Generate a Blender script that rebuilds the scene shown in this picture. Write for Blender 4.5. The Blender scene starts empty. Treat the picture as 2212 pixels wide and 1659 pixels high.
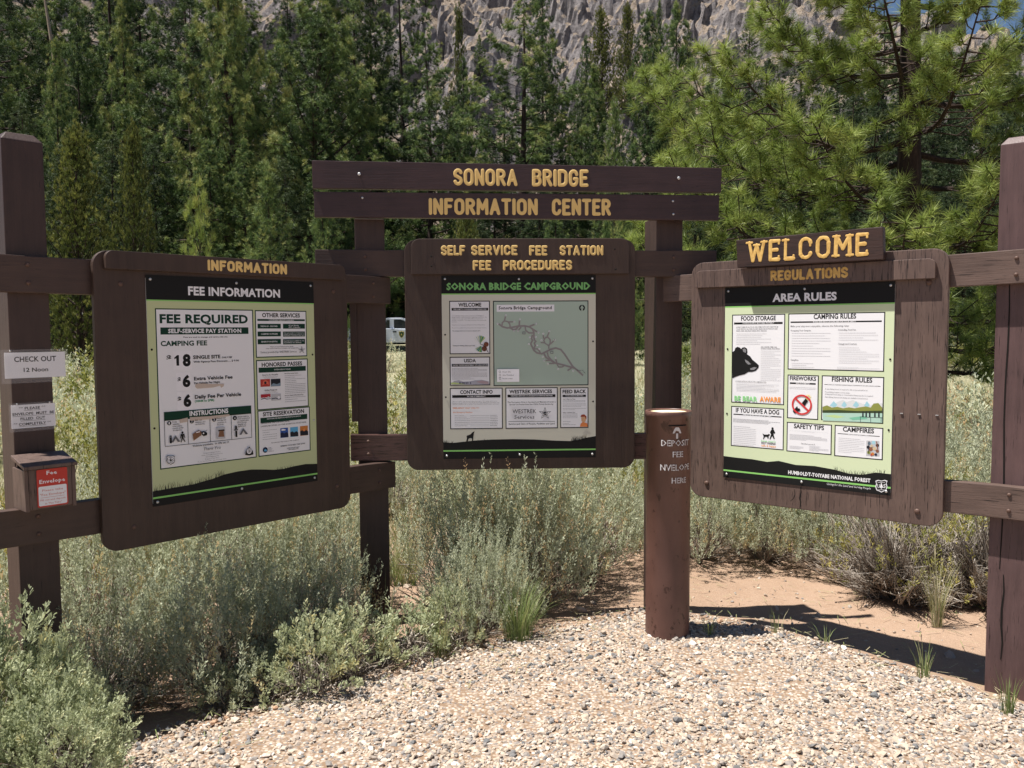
import bpy, bmesh, math, random
import numpy as np
from mathutils import Vector, Matrix, noise as mnoise
R_ = math.radians
sc = bpy.context.scene
# ------------------------------------------------------------------ camera
cam_d = bpy.data.cameras.new('camera'); cam = bpy.data.objects.new('camera', cam_d)
sc.collection.objects.link(cam); sc.camera = cam
cam_d.sensor_width = 36; cam_d.lens = 36*1810/2212; cam_d.clip_end = 2000; cam_d.clip_start = .05
_p, _r = .0632, -.0063
f0 = Vector((0, math.cos(_p), -math.sin(_p))); u0 = Vector((0, math.sin(_p), math.cos(_p))); r0 = Vector((1, 0, 0))
cr = math.cos(_r)*r0+math.sin(_r)*u0; cu = -math.sin(_r)*r0+math.cos(_r)*u0
cam.matrix_world = Matrix.Translation((0, 0, 1.5)) @ Matrix((cr, cu, -f0)).transposed().to_4x4()
# ------------------------------------------------------------------ light
SUN = Vector((-.37, -.05, 1)).normalized()
world = bpy.data.worlds.new('World'); sc.world = world; world.use_nodes = True
wt = world.node_tree; bg = wt.nodes['Background']
sky = wt.nodes.new('ShaderNodeTexSky'); sky.sky_type = 'NISHITA'; sky.sun_disc = False
sky.sun_elevation = math.asin(SUN.z); sky.sun_rotation = math.atan2(SUN.x, SUN.y)
sky.altitude = 2000; sky.air_density = 1.0; sky.dust_density = .4; sky.ozone_density = 2.0
wt.links.new(sky.outputs[0], bg.inputs[0]); bg.inputs[1].default_value = .052
sl = bpy.data.lights.new('sun', 'SUN'); sl.energy = 5.0; sl.angle = R_(.53); sl.color = (1, .955, .89)
so = bpy.data.objects.new('sun', sl); sc.collection.objects.link(so)
so.rotation_euler = SUN.to_track_quat('Z', 'Y').to_euler()
sc.view_settings.view_transform = 'Standard'; sc.view_settings.look = 'None'
sc.view_settings.exposure = .90; sc.view_settings.gamma = 1; sc.view_settings.use_curve_mapping = False
sc.cycles.max_bounces = 6; sc.cycles.transparent_max_bounces = 8
# ------------------------------------------------------------------ helpers
COL = sc.collection
rng = np.random.default_rng(7)

def mat(name, color, rough=.8, spec=.3, metal=0):
    m = bpy.data.materials.new(name); m.use_nodes = True
    b = m.node_tree.nodes['Principled BSDF']
    b.inputs['Base Color'].default_value = (*color, 1); b.inputs['Roughness'].default_value = rough
    b.inputs['Specular IOR Level'].default_value = spec; b.inputs['Metallic'].default_value = metal
    return m

class NT:
    def __init__(s, m): s.m = m; s.t = m.node_tree; s.b = s.t.nodes['Principled BSDF']; s.n = s.t.nodes; s.l = s.t.links
    def node(s, typ, **kw):
        n = s.n.new(typ)
        for k, v in kw.items():
            if k in n.inputs: n.inputs[k].default_value = v
            else: setattr(n, k, v)
        return n
    def coords(s, scale=(1, 1, 1), src='Object'):
        tc = s.node('ShaderNodeTexCoord'); mp = s.node('ShaderNodeMapping'); mp.inputs['Scale'].default_value = scale
        s.l.new(tc.outputs[src], mp.inputs[0]); return mp.outputs[0]
    def noise(s, vec, scale, detail=4, rough=.6):
        n = s.node('ShaderNodeTexNoise', Scale=scale, Detail=detail, Roughness=rough); s.l.new(vec, n.inputs['Vector']); return n.outputs['Fac']
    def ramp(s, fac, stops):
        r = s.node('ShaderNodeValToRGB'); e = r.color_ramp.elements
        while len(e) < len(stops): e.new(.5)
        for el, (p, c) in zip(e, stops): el.position = p; el.color = (*c, 1)
        s.l.new(fac, r.inputs[0]); return r.outputs[0]
    def mix(s, fac, a, b, mode='MIX'):
        x = s.node('ShaderNodeMix', data_type='RGBA', blend_type=mode)
        for sock, v in ((x.inputs[0], fac), (x.inputs[6], a), (x.inputs[7], b)):
            if hasattr(v, 'links'): s.l.new(v, sock)
            elif isinstance(v, tuple): sock.default_value = (*v, 1)
            else: sock.default_value = v
        return x.outputs[2]
    def bump(s, h, strength=.5, dist=.01, prev=None):
        b = s.node('ShaderNodeBump', Strength=strength, Distance=dist); s.l.new(h, b.inputs['Height'])
        if prev is not None: s.l.new(prev, b.inputs['Normal'])
        return b.outputs[0]
    def color(s, c): s.l.new(c, s.b.inputs['Base Color'])
    def normal(s, c): s.l.new(c, s.b.inputs['Normal'])

class MB:
    """collects geometry as numpy arrays and links it as ONE mesh"""
    def __init__(s): s.v = []; s.f = []; s.mi = []; s.t = []; s.n = 0
    def add(s, v, f, mi=0, tint=.5):
        v = np.asarray(v, float).reshape(-1, 3); s.v.append(v)
        if isinstance(f, np.ndarray): s.f.append(f+s.n)
        else:
            byk = {}
            for q in f: byk.setdefault(len(q), []).append(q)
            for k, q in byk.items(): s.f.append(np.array(q)+s.n)
            if len(byk) > 1:
                for _ in range(len(byk)-1): s.mi.append(mi)
        s.mi.append(mi)
        s.t.append(np.broadcast_to(np.asarray(tint, float), (len(v),))); s.n += len(v)
    def box(s, x0, x1, y0, y1, z0, z1, mi=0, tint=.5):
        v = [(x, y, z) for z in (z0, z1) for y in (y0, y1) for x in (x0, x1)]
        s.add(v, [(0, 2, 3, 1), (4, 5, 7, 6), (0, 1, 5, 4), (2, 6, 7, 3), (0, 4, 6, 2), (1, 3, 7, 5)], mi, tint)
    def mesh(s, name, mats, smooth=False):
        me = bpy.data.meshes.new(name); V = np.concatenate(s.v)
        me.vertices.add(len(V)); me.vertices.foreach_set('co', V.astype(np.float32).ravel())
        nl = sum(f.size for f in s.f); nf = sum(len(f) for f in s.f)
        me.loops.add(nl); me.polygons.add(nf)
        me.loops.foreach_set('vertex_index', np.concatenate([f.ravel() for f in s.f]).astype(np.int32))
        tot = np.concatenate([np.full(len(f), f.shape[1]) for f in s.f])
        me.polygons.foreach_set('loop_start', np.concatenate([[0], np.cumsum(tot)[:-1]]).astype(np.int32))
        mi = np.concatenate([np.full(len(f), m) for f, m in zip(s.f, s.mi)])
        for m in mats: me.materials.append(m)
        me.polygons.foreach_set('material_index', mi.astype(np.int32))
        me.polygons.foreach_set('use_smooth', np.full(nf, smooth))
        a = me.attributes.new('tint', 'FLOAT', 'POINT'); a.data.foreach_set('value', np.concatenate(s.t).astype(np.float32))
        me.update(calc_edges=True); me.validate(); return me
    def build(s, name, mats, parent=None, smooth=False):
        if not isinstance(mats, (list, tuple)): mats = [mats]
        o = bpy.data.objects.new(name, s.mesh(name, mats, smooth)); COL.objects.link(o); o.parent = parent; return o

def tag(o, label=None, cat=None, group=None, kind=None):
    for k, v in (('label', label), ('category', cat), ('group', group), ('kind', kind)):
        if v: o[k] = v
    return o
def thing(name, label, cat, loc=(0, 0, 0), rz=0, group=None):
    o = bpy.data.objects.new(name, None); o.empty_display_size = .2; COL.objects.link(o)
    o.location = loc; o.rotation_euler = (0, 0, rz); return tag(o, label, cat, group)
def part(name, me, parent=None):
    o = bpy.data.objects.new(name, me); COL.objects.link(o); o.parent = parent; return o
def dup(root, loc, rz, scale, label, group=None):
    r = root.copy(); COL.objects.link(r); r.location = loc; r.rotation_euler = (0, 0, rz); r.scale = scale
    r['label'] = label
    if group: r['group'] = group
    elif 'group' in r: del r['group']
    for ch in list(root.children):
        c = ch.copy(); COL.objects.link(c); c.parent = r
    return r

def bevelled(me, w=.003):
    bm = bmesh.new(); bm.from_mesh(me)
    ed = [e for e in bm.edges if len(e.link_faces) == 2 and e.calc_face_angle(0) > .5]
    bmesh.ops.bevel(bm, geom=ed, offset=w, segments=2, affect='EDGES', profile=.6)
    bm.to_mesh(me); bm.free(); return me
def prism(outline, y0, y1):
    """outline in (x,z), extruded from y0 to y1"""
    n = len(outline); mb = MB()
    v = [(x, y0, z) for x, z in outline]+[(x, y1, z) for x, z in outline]
    f = [tuple(range(n)), tuple(range(2*n-1, n-1, -1))]+[(i, i+n, (i+1) % n+n, (i+1) % n) for i in range(n)]
    mb.add(v, f); return mb
def rrect(x0, x1, z0, z1, r, corners=(1, 1, 1, 1), n=7):
    """rounded rectangle, counter-clockwise seen from -y; corners BL BR TR TL"""
    out = []
    for (cx, cz, a0, on) in ((x0, z0, 180, corners[0]), (x1, z0, 270, corners[1]), (x1, z1, 0, corners[2]), (x0, z1, 90, corners[3])):
        if not on: out.append((cx, cz)); continue
        ox = cx+r if cx == x0 else cx-r; oz = cz+r if cz == z0 else cz-r
        for i in range(n+1):
            a = R_(a0+90*i/n); out.append((ox+r*math.cos(a), oz+r*math.sin(a)))
    return out

def tube_arrays(path, radii, ns=6, cap=True):
    P = np.asarray(path, float); T = np.gradient(P, axis=0); T /= np.linalg.norm(T, axis=1, keepdims=True)+1e-9
    ref = np.array([0, 0, 1.]) if abs(T[0, 2]) < .9 else np.array([1., 0, 0])
    A = np.cross(T, ref); A /= np.linalg.norm(A, axis=1, keepdims=True)+1e-9; B = np.cross(T, A)
    an = np.arange(ns)*2*np.pi/ns; r = np.asarray(radii, float)[:, None, None]
    V = P[:, None, :]+r*(np.cos(an)[None, :, None]*A[:, None, :]+np.sin(an)[None, :, None]*B[:, None, :])
    m = len(P); i = np.arange(m-1)[:, None]*ns; j = np.arange(ns)[None, :]; k = (j+1) % ns
    F = np.stack([i+j, i+k, i+ns+k, i+ns+j], -1).reshape(-1, 4)
    return V.reshape(-1, 3), F
def add_tube(mb, path, radii, ns=6, mi=0, tint=.5): v, f = tube_arrays(path, radii, ns); mb.add(v, f, mi, tint)
def unit(v): return v/(np.linalg.norm(v, axis=-1, keepdims=True)+1e-9)
def smooth01(t): t = np.clip(t, 0, 1); return t*t*(3-2*t)
# ------------------------------------------------------------------ materials
def wood_mat(name, base, dark, axis='x', gloss=.55, peel=.5):
    m = mat(name, base, gloss, .35); t = NT(m)
    sc_ = {'x': (3, 40, 40), 'z': (40, 40, 3)}[axis]; v = t.coords(sc_); g = t.noise(v, 1.0, 6, .65)
    v2 = t.coords((1, 1, 1)); big = t.noise(v2, 5, 3)
    sc3 = {'x': (8, 160, 160), 'z': (160, 160, 8)}[axis]; cr_ = t.noise(t.coords(sc3), 1.0, 3, .7)
    c = t.mix(t.ramp(g, [(.3, (0, 0, 0)), (.7, (1, 1, 1))]), dark, base)
    c = t.mix(t.ramp(big, [(.35, (0, 0, 0)), (.65, (1, 1, 1))]), c, t.mix(.35, c, tuple(x*1.45 for x in base)))
    crk = t.ramp(cr_, [(.60+.12*(1-peel), (0, 0, 0)), (.66+.12*(1-peel), (1, 1, 1))])
    c = t.mix(crk, c, tuple(x*.35 for x in dark))
    t.color(c); h = t.mix(.5, g, cr_)
    b = t.bump(h, .55, .004); t.normal(t.bump(crk, -.6, .003, b)); return m
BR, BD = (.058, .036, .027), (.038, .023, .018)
M_board_shade = wood_mat('shaded_board_paint', BR, BD, 'z', .55, .45)  # same paint as the weathered board, darkened to carry the shade
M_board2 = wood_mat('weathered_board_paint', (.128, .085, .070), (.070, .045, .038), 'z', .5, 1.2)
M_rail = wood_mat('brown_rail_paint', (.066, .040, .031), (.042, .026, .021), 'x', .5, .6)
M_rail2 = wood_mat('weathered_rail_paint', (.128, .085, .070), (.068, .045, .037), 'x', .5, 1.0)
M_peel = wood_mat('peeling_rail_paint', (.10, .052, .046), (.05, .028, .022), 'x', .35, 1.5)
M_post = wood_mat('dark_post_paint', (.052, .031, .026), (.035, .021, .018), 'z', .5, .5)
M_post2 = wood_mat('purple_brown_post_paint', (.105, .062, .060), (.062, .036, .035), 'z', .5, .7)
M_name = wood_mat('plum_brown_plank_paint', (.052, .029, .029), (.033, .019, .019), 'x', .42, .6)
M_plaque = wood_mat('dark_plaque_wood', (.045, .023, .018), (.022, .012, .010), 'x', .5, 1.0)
M_letter = mat('ochre_letter_paint', (.70, .44, .13), .6)
_t = NT(M_letter); _c = _t.noise(_t.coords((30, 30, 30)), 1.5, 4); _t.color(_t.mix(_t.ramp(_c, [(.3, (0, 0, 0)), (.62, (1, 1, 1))]), (.50, .29, .08), (.74, .48, .15)))
M_letter2 = mat('pale_ochre_letter_paint', (.80, .56, .21), .6)
M_steel = mat('galvanised_steel', (.55, .55, .55), .45, .5, .8)
M_boltp = mat('painted_bolt', (.11, .065, .05), .5)
M_hole = mat('dark_hole', (.01, .008, .007), .9)
M_alu = mat('sheet_edge', (.6, .6, .6), .5)
M_crack = mat('crack', (.008, .006, .005), .9)
M_tube = mat('rust_brown_pipe', (.16, .062, .045), .42, .45)
_t = NT(M_tube); _a = _t.noise(_t.coords((6, 6, 3)), 1, 5); _b = _t.noise(_t.coords((1, 1, 1)), 60, 3)
_c = _t.mix(_t.ramp(_a, [(.35, (0, 0, 0)), (.65, (1, 1, 1))]), (.095, .045, .036), (.135, .066, .052))
_pit = _t.ramp(_t.noise(_t.coords((14, 14, 9)), 1.6, 5, .7), [(.60, (0, 0, 0)), (.64, (1, 1, 1))])
_t.color(_t.mix(_pit, _c, (.05, .02, .015))); _t.normal(_t.bump(_b, .2, .004, _t.bump(_pit, -.8, .004)))
M_stencil = mat('white_stencil_paint', (.62, .60, .60), .6)
_t = NT(M_stencil)
M_foam = mat('yellow_foam_plug', (.80, .70, .45), .9)
INK = dict(k=(.012, .012, .012), k2=(.04, .04, .045), dg=(.006, .040, .024), dg2=(.012, .05, .03), lg=(.26, .58, .16), mg=(.05, .28, .13), mg2=(.20, .46, .16),
 mg3=(.06, .25, .15), mg4=(.2, .5, .35), w=(.80, .80, .82), w2=(.84, .83, .86), gy=(.13, .13, .14), gy2=(.22, .22, .23), gy3=(.50, .50, .52), stain=(.55, .45, .38),
 br=(.22, .11, .06), red=(.45, .05, .04), red2=(.65, .15, .10), red3=(.4, .03, .04), red4=(.3, .05, .02), red5=(.62, .05, .05), org=(.72, .24, .08), org2=(.55, .2, .05), org3=(.85, .33, .07),
 blu=(.04, .10, .35), blu2=(.2, .28, .35), blu3=(.12, .4, .65), blu4=(.35, .6, .68), nav=(.02, .025, .06), drk=(.02, .022, .03), drk2=(.05, .07, .03), olv=(.26, .28, .07), lim=(.5, .65, .3),
 wat=(.42, .62, .52), mtb=(.66, .68, .68), mt=(.40, .40, .46), mt2=(.40, .30, .32), skin=(.62, .36, .2), cone=(.16, .05, .03), cone2=(.12, .04, .025), cone3=(.24, .10, .06),
 road=(.30, .27, .27), map=(.42, .52, .44), pg=(.30, .45, .12), pg2=(.45, .55, .22), bg1=(.30, .68, .28), yel=(.85, .65, .12), tan=(.6, .48, .3), bgL=(.52, .57, .32), bgC=(.62, .61, .51), bgR=(.62, .70, .46), redl=(.52, .06, .045), pink=(.6, .25, .22))
_ink = {}
def ink(k):
    if k not in _ink: _ink[k] = mat('print_'+k, INK[k], .55, .15)
    return _ink[k]

def leaf_mat(name, stops, rough=.55, trans=.35, var=.08, tcol=(.9, 1, .5)):
    m = mat(name, stops[0][1], rough, .25); t = NT(m)
    at = t.node('ShaderNodeAttribute', attribute_name='tint'); oi = t.node('ShaderNodeObjectInfo')
    ad = t.node('ShaderNodeMath', operation='MULTIPLY_ADD'); t.l.new(oi.outputs['Random'], ad.inputs[0]); ad.inputs[1].default_value = var*2
    t.l.new(at.outputs['Fac'], ad.inputs[2]); sb = t.node('ShaderNodeMath', operation='SUBTRACT'); t.l.new(ad.outputs[0], sb.inputs[0]); sb.inputs[1].default_value = var
    c = t.ramp(sb.outputs[0], stops); t.color(c)
    tr = t.node('ShaderNodeBsdfTranslucent'); mx = t.node('ShaderNodeMixShader'); mx.inputs[0].default_value = trans
    t.l.new(t.mix(.5, c, t.mix(1.0, c, tcol, 'MULTIPLY')), tr.inputs[0])
    out = t.n['Material Output']; t.l.new(t.b.outputs[0], mx.inputs[1]); t.l.new(tr.outputs[0], mx.inputs[2]); t.l.new(mx.outputs[0], out.inputs[0])
    return m
M_needle = leaf_mat('pine_needles', [(0, (.035, .060, .025)), (.4, (.075, .128, .042)), (.75, (.20, .265, .085)), (1, (.33, .34, .12))], trans=.12, var=.16)
M_needle_hero = leaf_mat('long_pine_needles', [(0, (.06, .095, .03)), (.4, (.20, .265, .062)), (.75, (.38, .43, .13)), (.96, (.46, .46, .16)), (1, (.55, .28, .10))], .45, .3)
M_needle_shade = leaf_mat('shade_dark_needles', [(0, (.018, .032, .016)), (.5, (.045, .075, .032)), (1, (.11, .14, .055))], trans=.10, var=.10)  # needle colour darkened to stand in for shade in the back wood
M_juniper = leaf_mat('juniper_scales', [(0, (.05, .065, .022)), (.5, (.11, .13, .035)), (1, (.20, .20, .06))])
M_sage = leaf_mat('sage_leaves', [(0, (.15, .16, .10)), (.45, (.44, .47, .33)), (.75, (.60, .62, .46)), (.88, (.55, .50, .27)), (1, (.56, .38, .22))], .55, .38, .05, (1, 1, .85))
M_greensage = leaf_mat('green_sage_leaves', [(0, (.16, .18, .10)), (.5, (.38, .42, .26)), (.85, (.54, .56, .36)), (1, (.56, .5, .25))], .55, .38, .04, (1, 1, .8))
M_bitter = leaf_mat('yellow_green_leaves', [(0, (.10, .12, .03)), (.5, (.24, .25, .07)), (1, (.44, .38, .12))], .6, .3, .08)
M_grass = leaf_mat('grass_blades', [(0, (.10, .14, .05)), (.5, (.20, .25, .09)), (.8, (.40, .37, .22)), (1, (.56, .48, .32))], .6, .3, 0)
M_deadwood = mat('grey_dead_twigs', (.26, .225, .20), .85)
_t = NT(M_deadwood); _at = _t.node('ShaderNodeAttribute', attribute_name='tint'); _t.color(_t.ramp(_at.outputs['Fac'], [(0, (.05, .04, .032)), (.5, (.23, .185, .145)), (1, (.52, .47, .41))]))
M_bark = mat('pine_bark', (.06, .042, .032), .9)
_t = NT(M_bark); _a = _t.noise(_t.coords((6, 6, 1.2)), 1.5, 5, .7); _t.color(_t.ramp(_a, [(.3, (.014, .010, .008)), (.55, (.042, .027, .021)), (.8, (.10, .068, .052))])); _t.normal(_t.bump(_a, .8, .05))
M_snag = mat('bleached_snag_wood', (.30, .24, .19), .9)
# ground
M_ground = mat('dry_earth', (.4, .28, .2), .95, .1); _t = NT(M_ground)
_v = _t.coords((1, 1, 1)); _n1 = _t.noise(_v, .7, 6, .65); _n2 = _t.noise(_v, 22, 6, .7); _n3 = _t.noise(_v, 160, 3, .6)
_c = _t.ramp(_n1, [(.3, (.28, .195, .14)), (.6, (.36, .255, .185)), (.8, (.44, .325, .24))])
_c = _t.mix(_t.ramp(_n2, [(.35, (0, 0, 0)), (.75, (1, 1, 1))]), _t.mix(.35, _c, (.26, .16, .10)), _c)
_c = _t.mix(_t.ramp(_n3, [(.62, (0, 0, 0)), (.70, (.7, .7, .7))]), _c, (.62, .50, .38))
_c = _t.mix(_t.ramp(_n3, [(.28, (.6, .6, .6)), (.34, (0, 0, 0))]), _c, (.2, .13, .09))
_sp = _t.node('ShaderNodeSeparateXYZ'); _t.l.new(_v, _sp.inputs[0]); _mr = _t.node('ShaderNodeMapRange'); _t.l.new(_sp.outputs['Y'], _mr.inputs[0]); _mr.inputs[1].default_value = 6.0; _mr.inputs[2].default_value = 9.0
_c = _t.mix(_mr.outputs[0], _c, _t.ramp(_n2, [(.3, (.16, .15, .10)), (.55, (.30, .28, .18)), (.75, (.38, .31, .21))]))
_t.color(_c); _t.normal(_t.bump(_n3, .6, .006, _t.bump(_n2, .6, .02)))
M_pad = mat('crushed_fines', (.4, .34, .28), .95, .1); _t = NT(M_pad)
_v = _t.coords((1, 1, 1)); _vo = _t.node('ShaderNodeTexVoronoi', Scale=75.0); _t.l.new(_v, _vo.inputs['Vector'])
_sx = _t.node('ShaderNodeSeparateColor'); _t.l.new(_vo.outputs['Color'], _sx.inputs[0])
_c = _t.ramp(_sx.outputs[0], [(0, (.17, .16, .16)), (.3, (.31, .25, .20)), (.7, (.43, .34, .26)), (1, (.52, .47, .42))])
_c = _t.mix(_t.ramp(_vo.outputs['Distance'], [(.35, (0, 0, 0)), (.7, (1, 1, 1))]), _c, (.22, .15, .10))
_t.color(_c); _t.normal(_t.bump(_vo.outputs['Distance'], -.9, .008))
M_pebble = mat('pebble_stone', (.45, .4, .35), .75, .3); _t = NT(M_pebble)
_at = _t.node('ShaderNodeAttribute', attribute_name='tint')
_c = _t.ramp(_at.outputs['Fac'], [(0, (.14, .14, .14)), (.12, (.22, .205, .195)), (.28, (.31, .27, .235)), (.46, (.42, .34, .265)), (.64, (.50, .405, .31)), (.82, (.56, .49, .41)), (.95, (.68, .64, .59)), (1, (.44, .27, .17))])
_t.color(_t.mix(_t.ramp(_t.noise(_t.coords((1, 1, 1)), 220, 3), [(.3, (.82, .82, .82)), (.7, (1, 1, 1))]), (0, 0, 0), _c))
M_rock = mat('cliff_rock', (.4, .36, .34), .95, .1); _t = NT(M_rock)
_v = _t.coords((1, 1, .8)); _n1 = _t.noise(_v, .07, 5, .6); _n2 = _t.noise(_v, .45, 9, .78); _n3 = _t.noise(_v, 1.6, 6, .75)
_ge = _t.node('ShaderNodeNewGeometry'); _sp = _t.node('ShaderNodeSeparateXYZ'); _t.l.new(_ge.outputs['True Normal'], _sp.inputs[0])
_rk = _t.ramp(_n2, [(.34, (.13, .12, .12)), (.47, (.27, .245, .245)), (.60, (.36, .33, .325)), (.75, (.46, .42, .40))])
_sc = _t.ramp(_n3, [(.35, (.26, .20, .145)), (.55, (.42, .34, .27)), (.75, (.50, .43, .36))])
_f = _t.node('ShaderNodeMath', operation='MULTIPLY_ADD'); _t.l.new(_sp.outputs['Z'], _f.inputs[0]); _f.inputs[1].default_value = 1.0; _t.l.new(_n1, _f.inputs[2])
_c = _t.mix(_t.ramp(_f.outputs[0], [(.90, (0, 0, 0)), (1.0, (1, 1, 1))]), _rk, _sc)
_c = _t.mix(_t.ramp(_n3, [(.36, (1, 1, 1)), (.42, (0, 0, 0))]), _c, (.06, .055, .05))
_t.color(_c); _t.normal(_t.bump(_n3, 1.0, .5, _t.bump(_n2, 1.0, 1.2)))
# vehicle
M_vwhite = mat('white_car_paint', (.62, .66, .74), .25, .5); M_glass = mat('dark_car_glass', (.015, .018, .022), .06, .6)
M_rubber = mat('tyre_rubber', (.02, .02, .02), .8); M_black = mat('black_plastic', (.015, .015, .015), .5)
M_green = mat('shield_green', (.03, .07, .035), .5); M_gold = mat('shield_gold', (.5, .38, .08), .5)
M_red = mat('lamp_red', (.4, .02, .02), .3); M_lampw = mat('lamp_clear', (.7, .7, .65), .15)
M_clear = mat('clear_plastic_sleeve', (.9, .9, .92), .12, .5); _t = NT(M_clear)
_tr = _t.node('ShaderNodeBsdfTransparent'); _mx = _t.node('ShaderNodeMixShader'); _mx.inputs[0].default_value = .07
_t.l.new(_tr.outputs[0], _mx.inputs[1]); _t.l.new(_t.b.outputs[0], _mx.inputs[2]); _t.l.new(_mx.outputs[0], _t.n['Material Output'].inputs[0])
# ------------------------------------------------------------------ terrain
GX = [-9, -4, -2.4, -1.47, -.57, .15, .7, 1.3, 1.78, 1.98, 2.6, 5, 9]; GY = [-2, .9, 2.2, 2.95, 3.6, 4.1, 4.42, 4.12, 3.62, 3.4, 2.75, 1.2, -2]
def yedge(x): return np.interp(x, GX, GY)
def gz(x, y):
    x = np.asarray(x, float); y = np.asarray(y, float)
    s = y-yedge(x); z = -.10*smooth01((s+.25)/.9)
    z = z-.06*smooth01((x-1.2)/1.2)*smooth01((3.9-y)/1.0+.6)*0.6
    z = z+.0125*np.maximum(y-8, 0)
    z = z+.012*np.sin(x*2.1+1)*np.sin(y*1.7)*smooth01(s*2)
    z = z+.10*np.sin(x*.35+2)*np.sin(y*.31)*smooth01((y-9)/10)
    z = z+.02*np.maximum(-x-14, 0)*smooth01((y-25)/30)
    return z
def gh(x, y): return float(gz(x, y))
ax = np.concatenate([np.linspace(-5, 5, 141)]); g1 = 5*1.09**np.arange(1, 58); g1 = g1[g1 < 700]
xs = np.concatenate([-g1[::-1], ax, g1]); ay = np.linspace(-1, 8, 121); g2 = 8*1.07**np.arange(1, 70); g2 = g2[g2 < 700]
ys = np.concatenate([[-200, -60, -20, -6, -3], ay, g2])
X, Y = np.meshgrid(xs, ys); Z = gz(X, Y)
Z = Z+.006*np.sin(X*17+np.sin(Y*9)*2)*np.sin(Y*19+1)*(Y < 9)
mb = MB(); nx = len(xs); ny = len(ys); i = np.arange(ny-1)[:, None]*nx; j = np.arange(nx-1)[None, :]
grid = lambda ny, nx: (lambda i, j: np.stack([i+j, i+j+1, i+nx+j+1, i+nx+j], -1).reshape(-1, 4))(np.arange(ny-1)[:, None]*nx, np.arange(nx-1)[None, :])
mb.add(np.stack([X, Y, Z], -1), grid(ny, nx)); tag(mb.build('ground', M_ground, smooth=True), kind='structure')
# gravel pad: a sheet of fines just above the earth, carrying loose pebbles
xs2 = np.linspace(-7, 7, 220); tt = np.linspace(0, 1, 60)
X, T = np.meshgrid(xs2, tt); YE = yedge(X)+.03*np.sin(X*7)+.02*np.sin(X*17); Y = -1.5+(YE+1.5)*T
Z = gz(X, Y)+.014+.004*np.sin(X*23)*np.sin(Y*21); Z[-1] -= .03
mb = MB(); mb.add(np.stack([X, Y, Z], -1), grid(60, 220)); tag(mb.build('gravel_path', M_pad, smooth=True), kind='structure')
# pebbles
ph = (1+5**.5)/2
ICO = unit(np.array([(-1, ph, 0), (1, ph, 0), (-1, -ph, 0), (1, -ph, 0), (0, -1, ph), (0, 1, ph), (0, -1, -ph), (0, 1, -ph), (ph, 0, -1), (ph, 0, 1), (-ph, 0, -1), (-ph, 0, 1)], float))
ICF = np.array([(0, 11, 5), (0, 5, 1), (0, 1, 7), (0, 7, 10), (0, 10, 11), (1, 5, 9), (5, 11, 4), (11, 10, 2), (10, 7, 6), (7, 1, 8), (3, 9, 4), (3, 4, 2), (3, 2, 6), (3, 6, 8), (3, 8, 9), (4, 9, 5), (2, 4, 11), (6, 2, 10), (8, 6, 7), (9, 8, 1)])
def stones(mb, x, y, z, r, flat, tint):
    n = len(x); a = rng.uniform(0, 2*np.pi, n); V = ICO[None]*(1+rng.uniform(-.22, .22, (n, 12, 1)))
    S = np.stack([r*rng.uniform(.8, 1.45, n), r*rng.uniform(.65, 1.0, n), r*flat], -1); V = V*S[:, None]
    tl = rng.normal(0, .35, (n, 2)); V[:, :, 2] += V[:, :, 0]*tl[:, :1]*.8+V[:, :, 1]*tl[:, 1:]*.8
    c, s = np.cos(a)[:, None], np.sin(a)[:, None]
    V = np.stack([V[..., 0]*c-V[..., 1]*s+x[:, None], V[..., 0]*s+V[..., 1]*c+y[:, None], V[..., 2]+z[:, None]], -1)
    F = (ICF[None]+12*np.arange(n)[:, None, None]).reshape(-1, 3)
    mb.add(V, F, 0, np.repeat(tint, 12))
n = 72000; y = rng.uniform(1.9, 4.6, n); x = rng.uniform(-1, 1, n)*(y*.63+.55)
sd = y-yedge(x); keep = (rng.uniform(0, 1, n) < np.clip(.95-(sd+.10)/.34, 0, 1)**1.3) & (x > -2.3)
bare = np.sin(x*3.1+1.3)*np.sin(y*4.3+x*1.7) +.35*np.sin(x*9+y*7) > .62; keep &= ~(bare & (rng.uniform(0, 1, n) < .72))
x, y = x[keep], y[keep]; n = len(x); r = np.clip(rng.lognormal(np.log(.0066), .36, n), .0032, .018)
tint = np.clip(rng.normal(.46, .27, n), 0, .97); tint[rng.uniform(0, 1, n) < .012] = 1; tint[rng.uniform(0, 1, n) < .045] = .06
mb = MB(); stones(mb, x, y, gz(x, y)+.012+r*rng.uniform(-.1, .7, n), r, rng.uniform(.45, .8, n), tint)
tag(mb.build('gravel', M_pebble), kind='stuff')
# loose stones and chips on the dirt behind
n = 2600; y = rng.uniform(3.4, 8, n); x = rng.uniform(-.6, 1, n)*(y*.66+.3)+.2; sd = y-yedge(x); k = sd > .05
k &= rng.uniform(0, 1, n) < np.clip(1.1-sd*.3, .2, 1); x, y = x[k], y[k]; n = len(x)
r = np.clip(rng.lognormal(np.log(.0062), .5, n), .003, .03)
mb = MB(); stones(mb, x, y, gz(x, y)+r*.2, r, rng.uniform(.4, .8, n), np.clip(rng.normal(.42, .14, n), .2, .7))
tag(mb.build('dirt_chips', M_pebble), kind='stuff')
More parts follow.
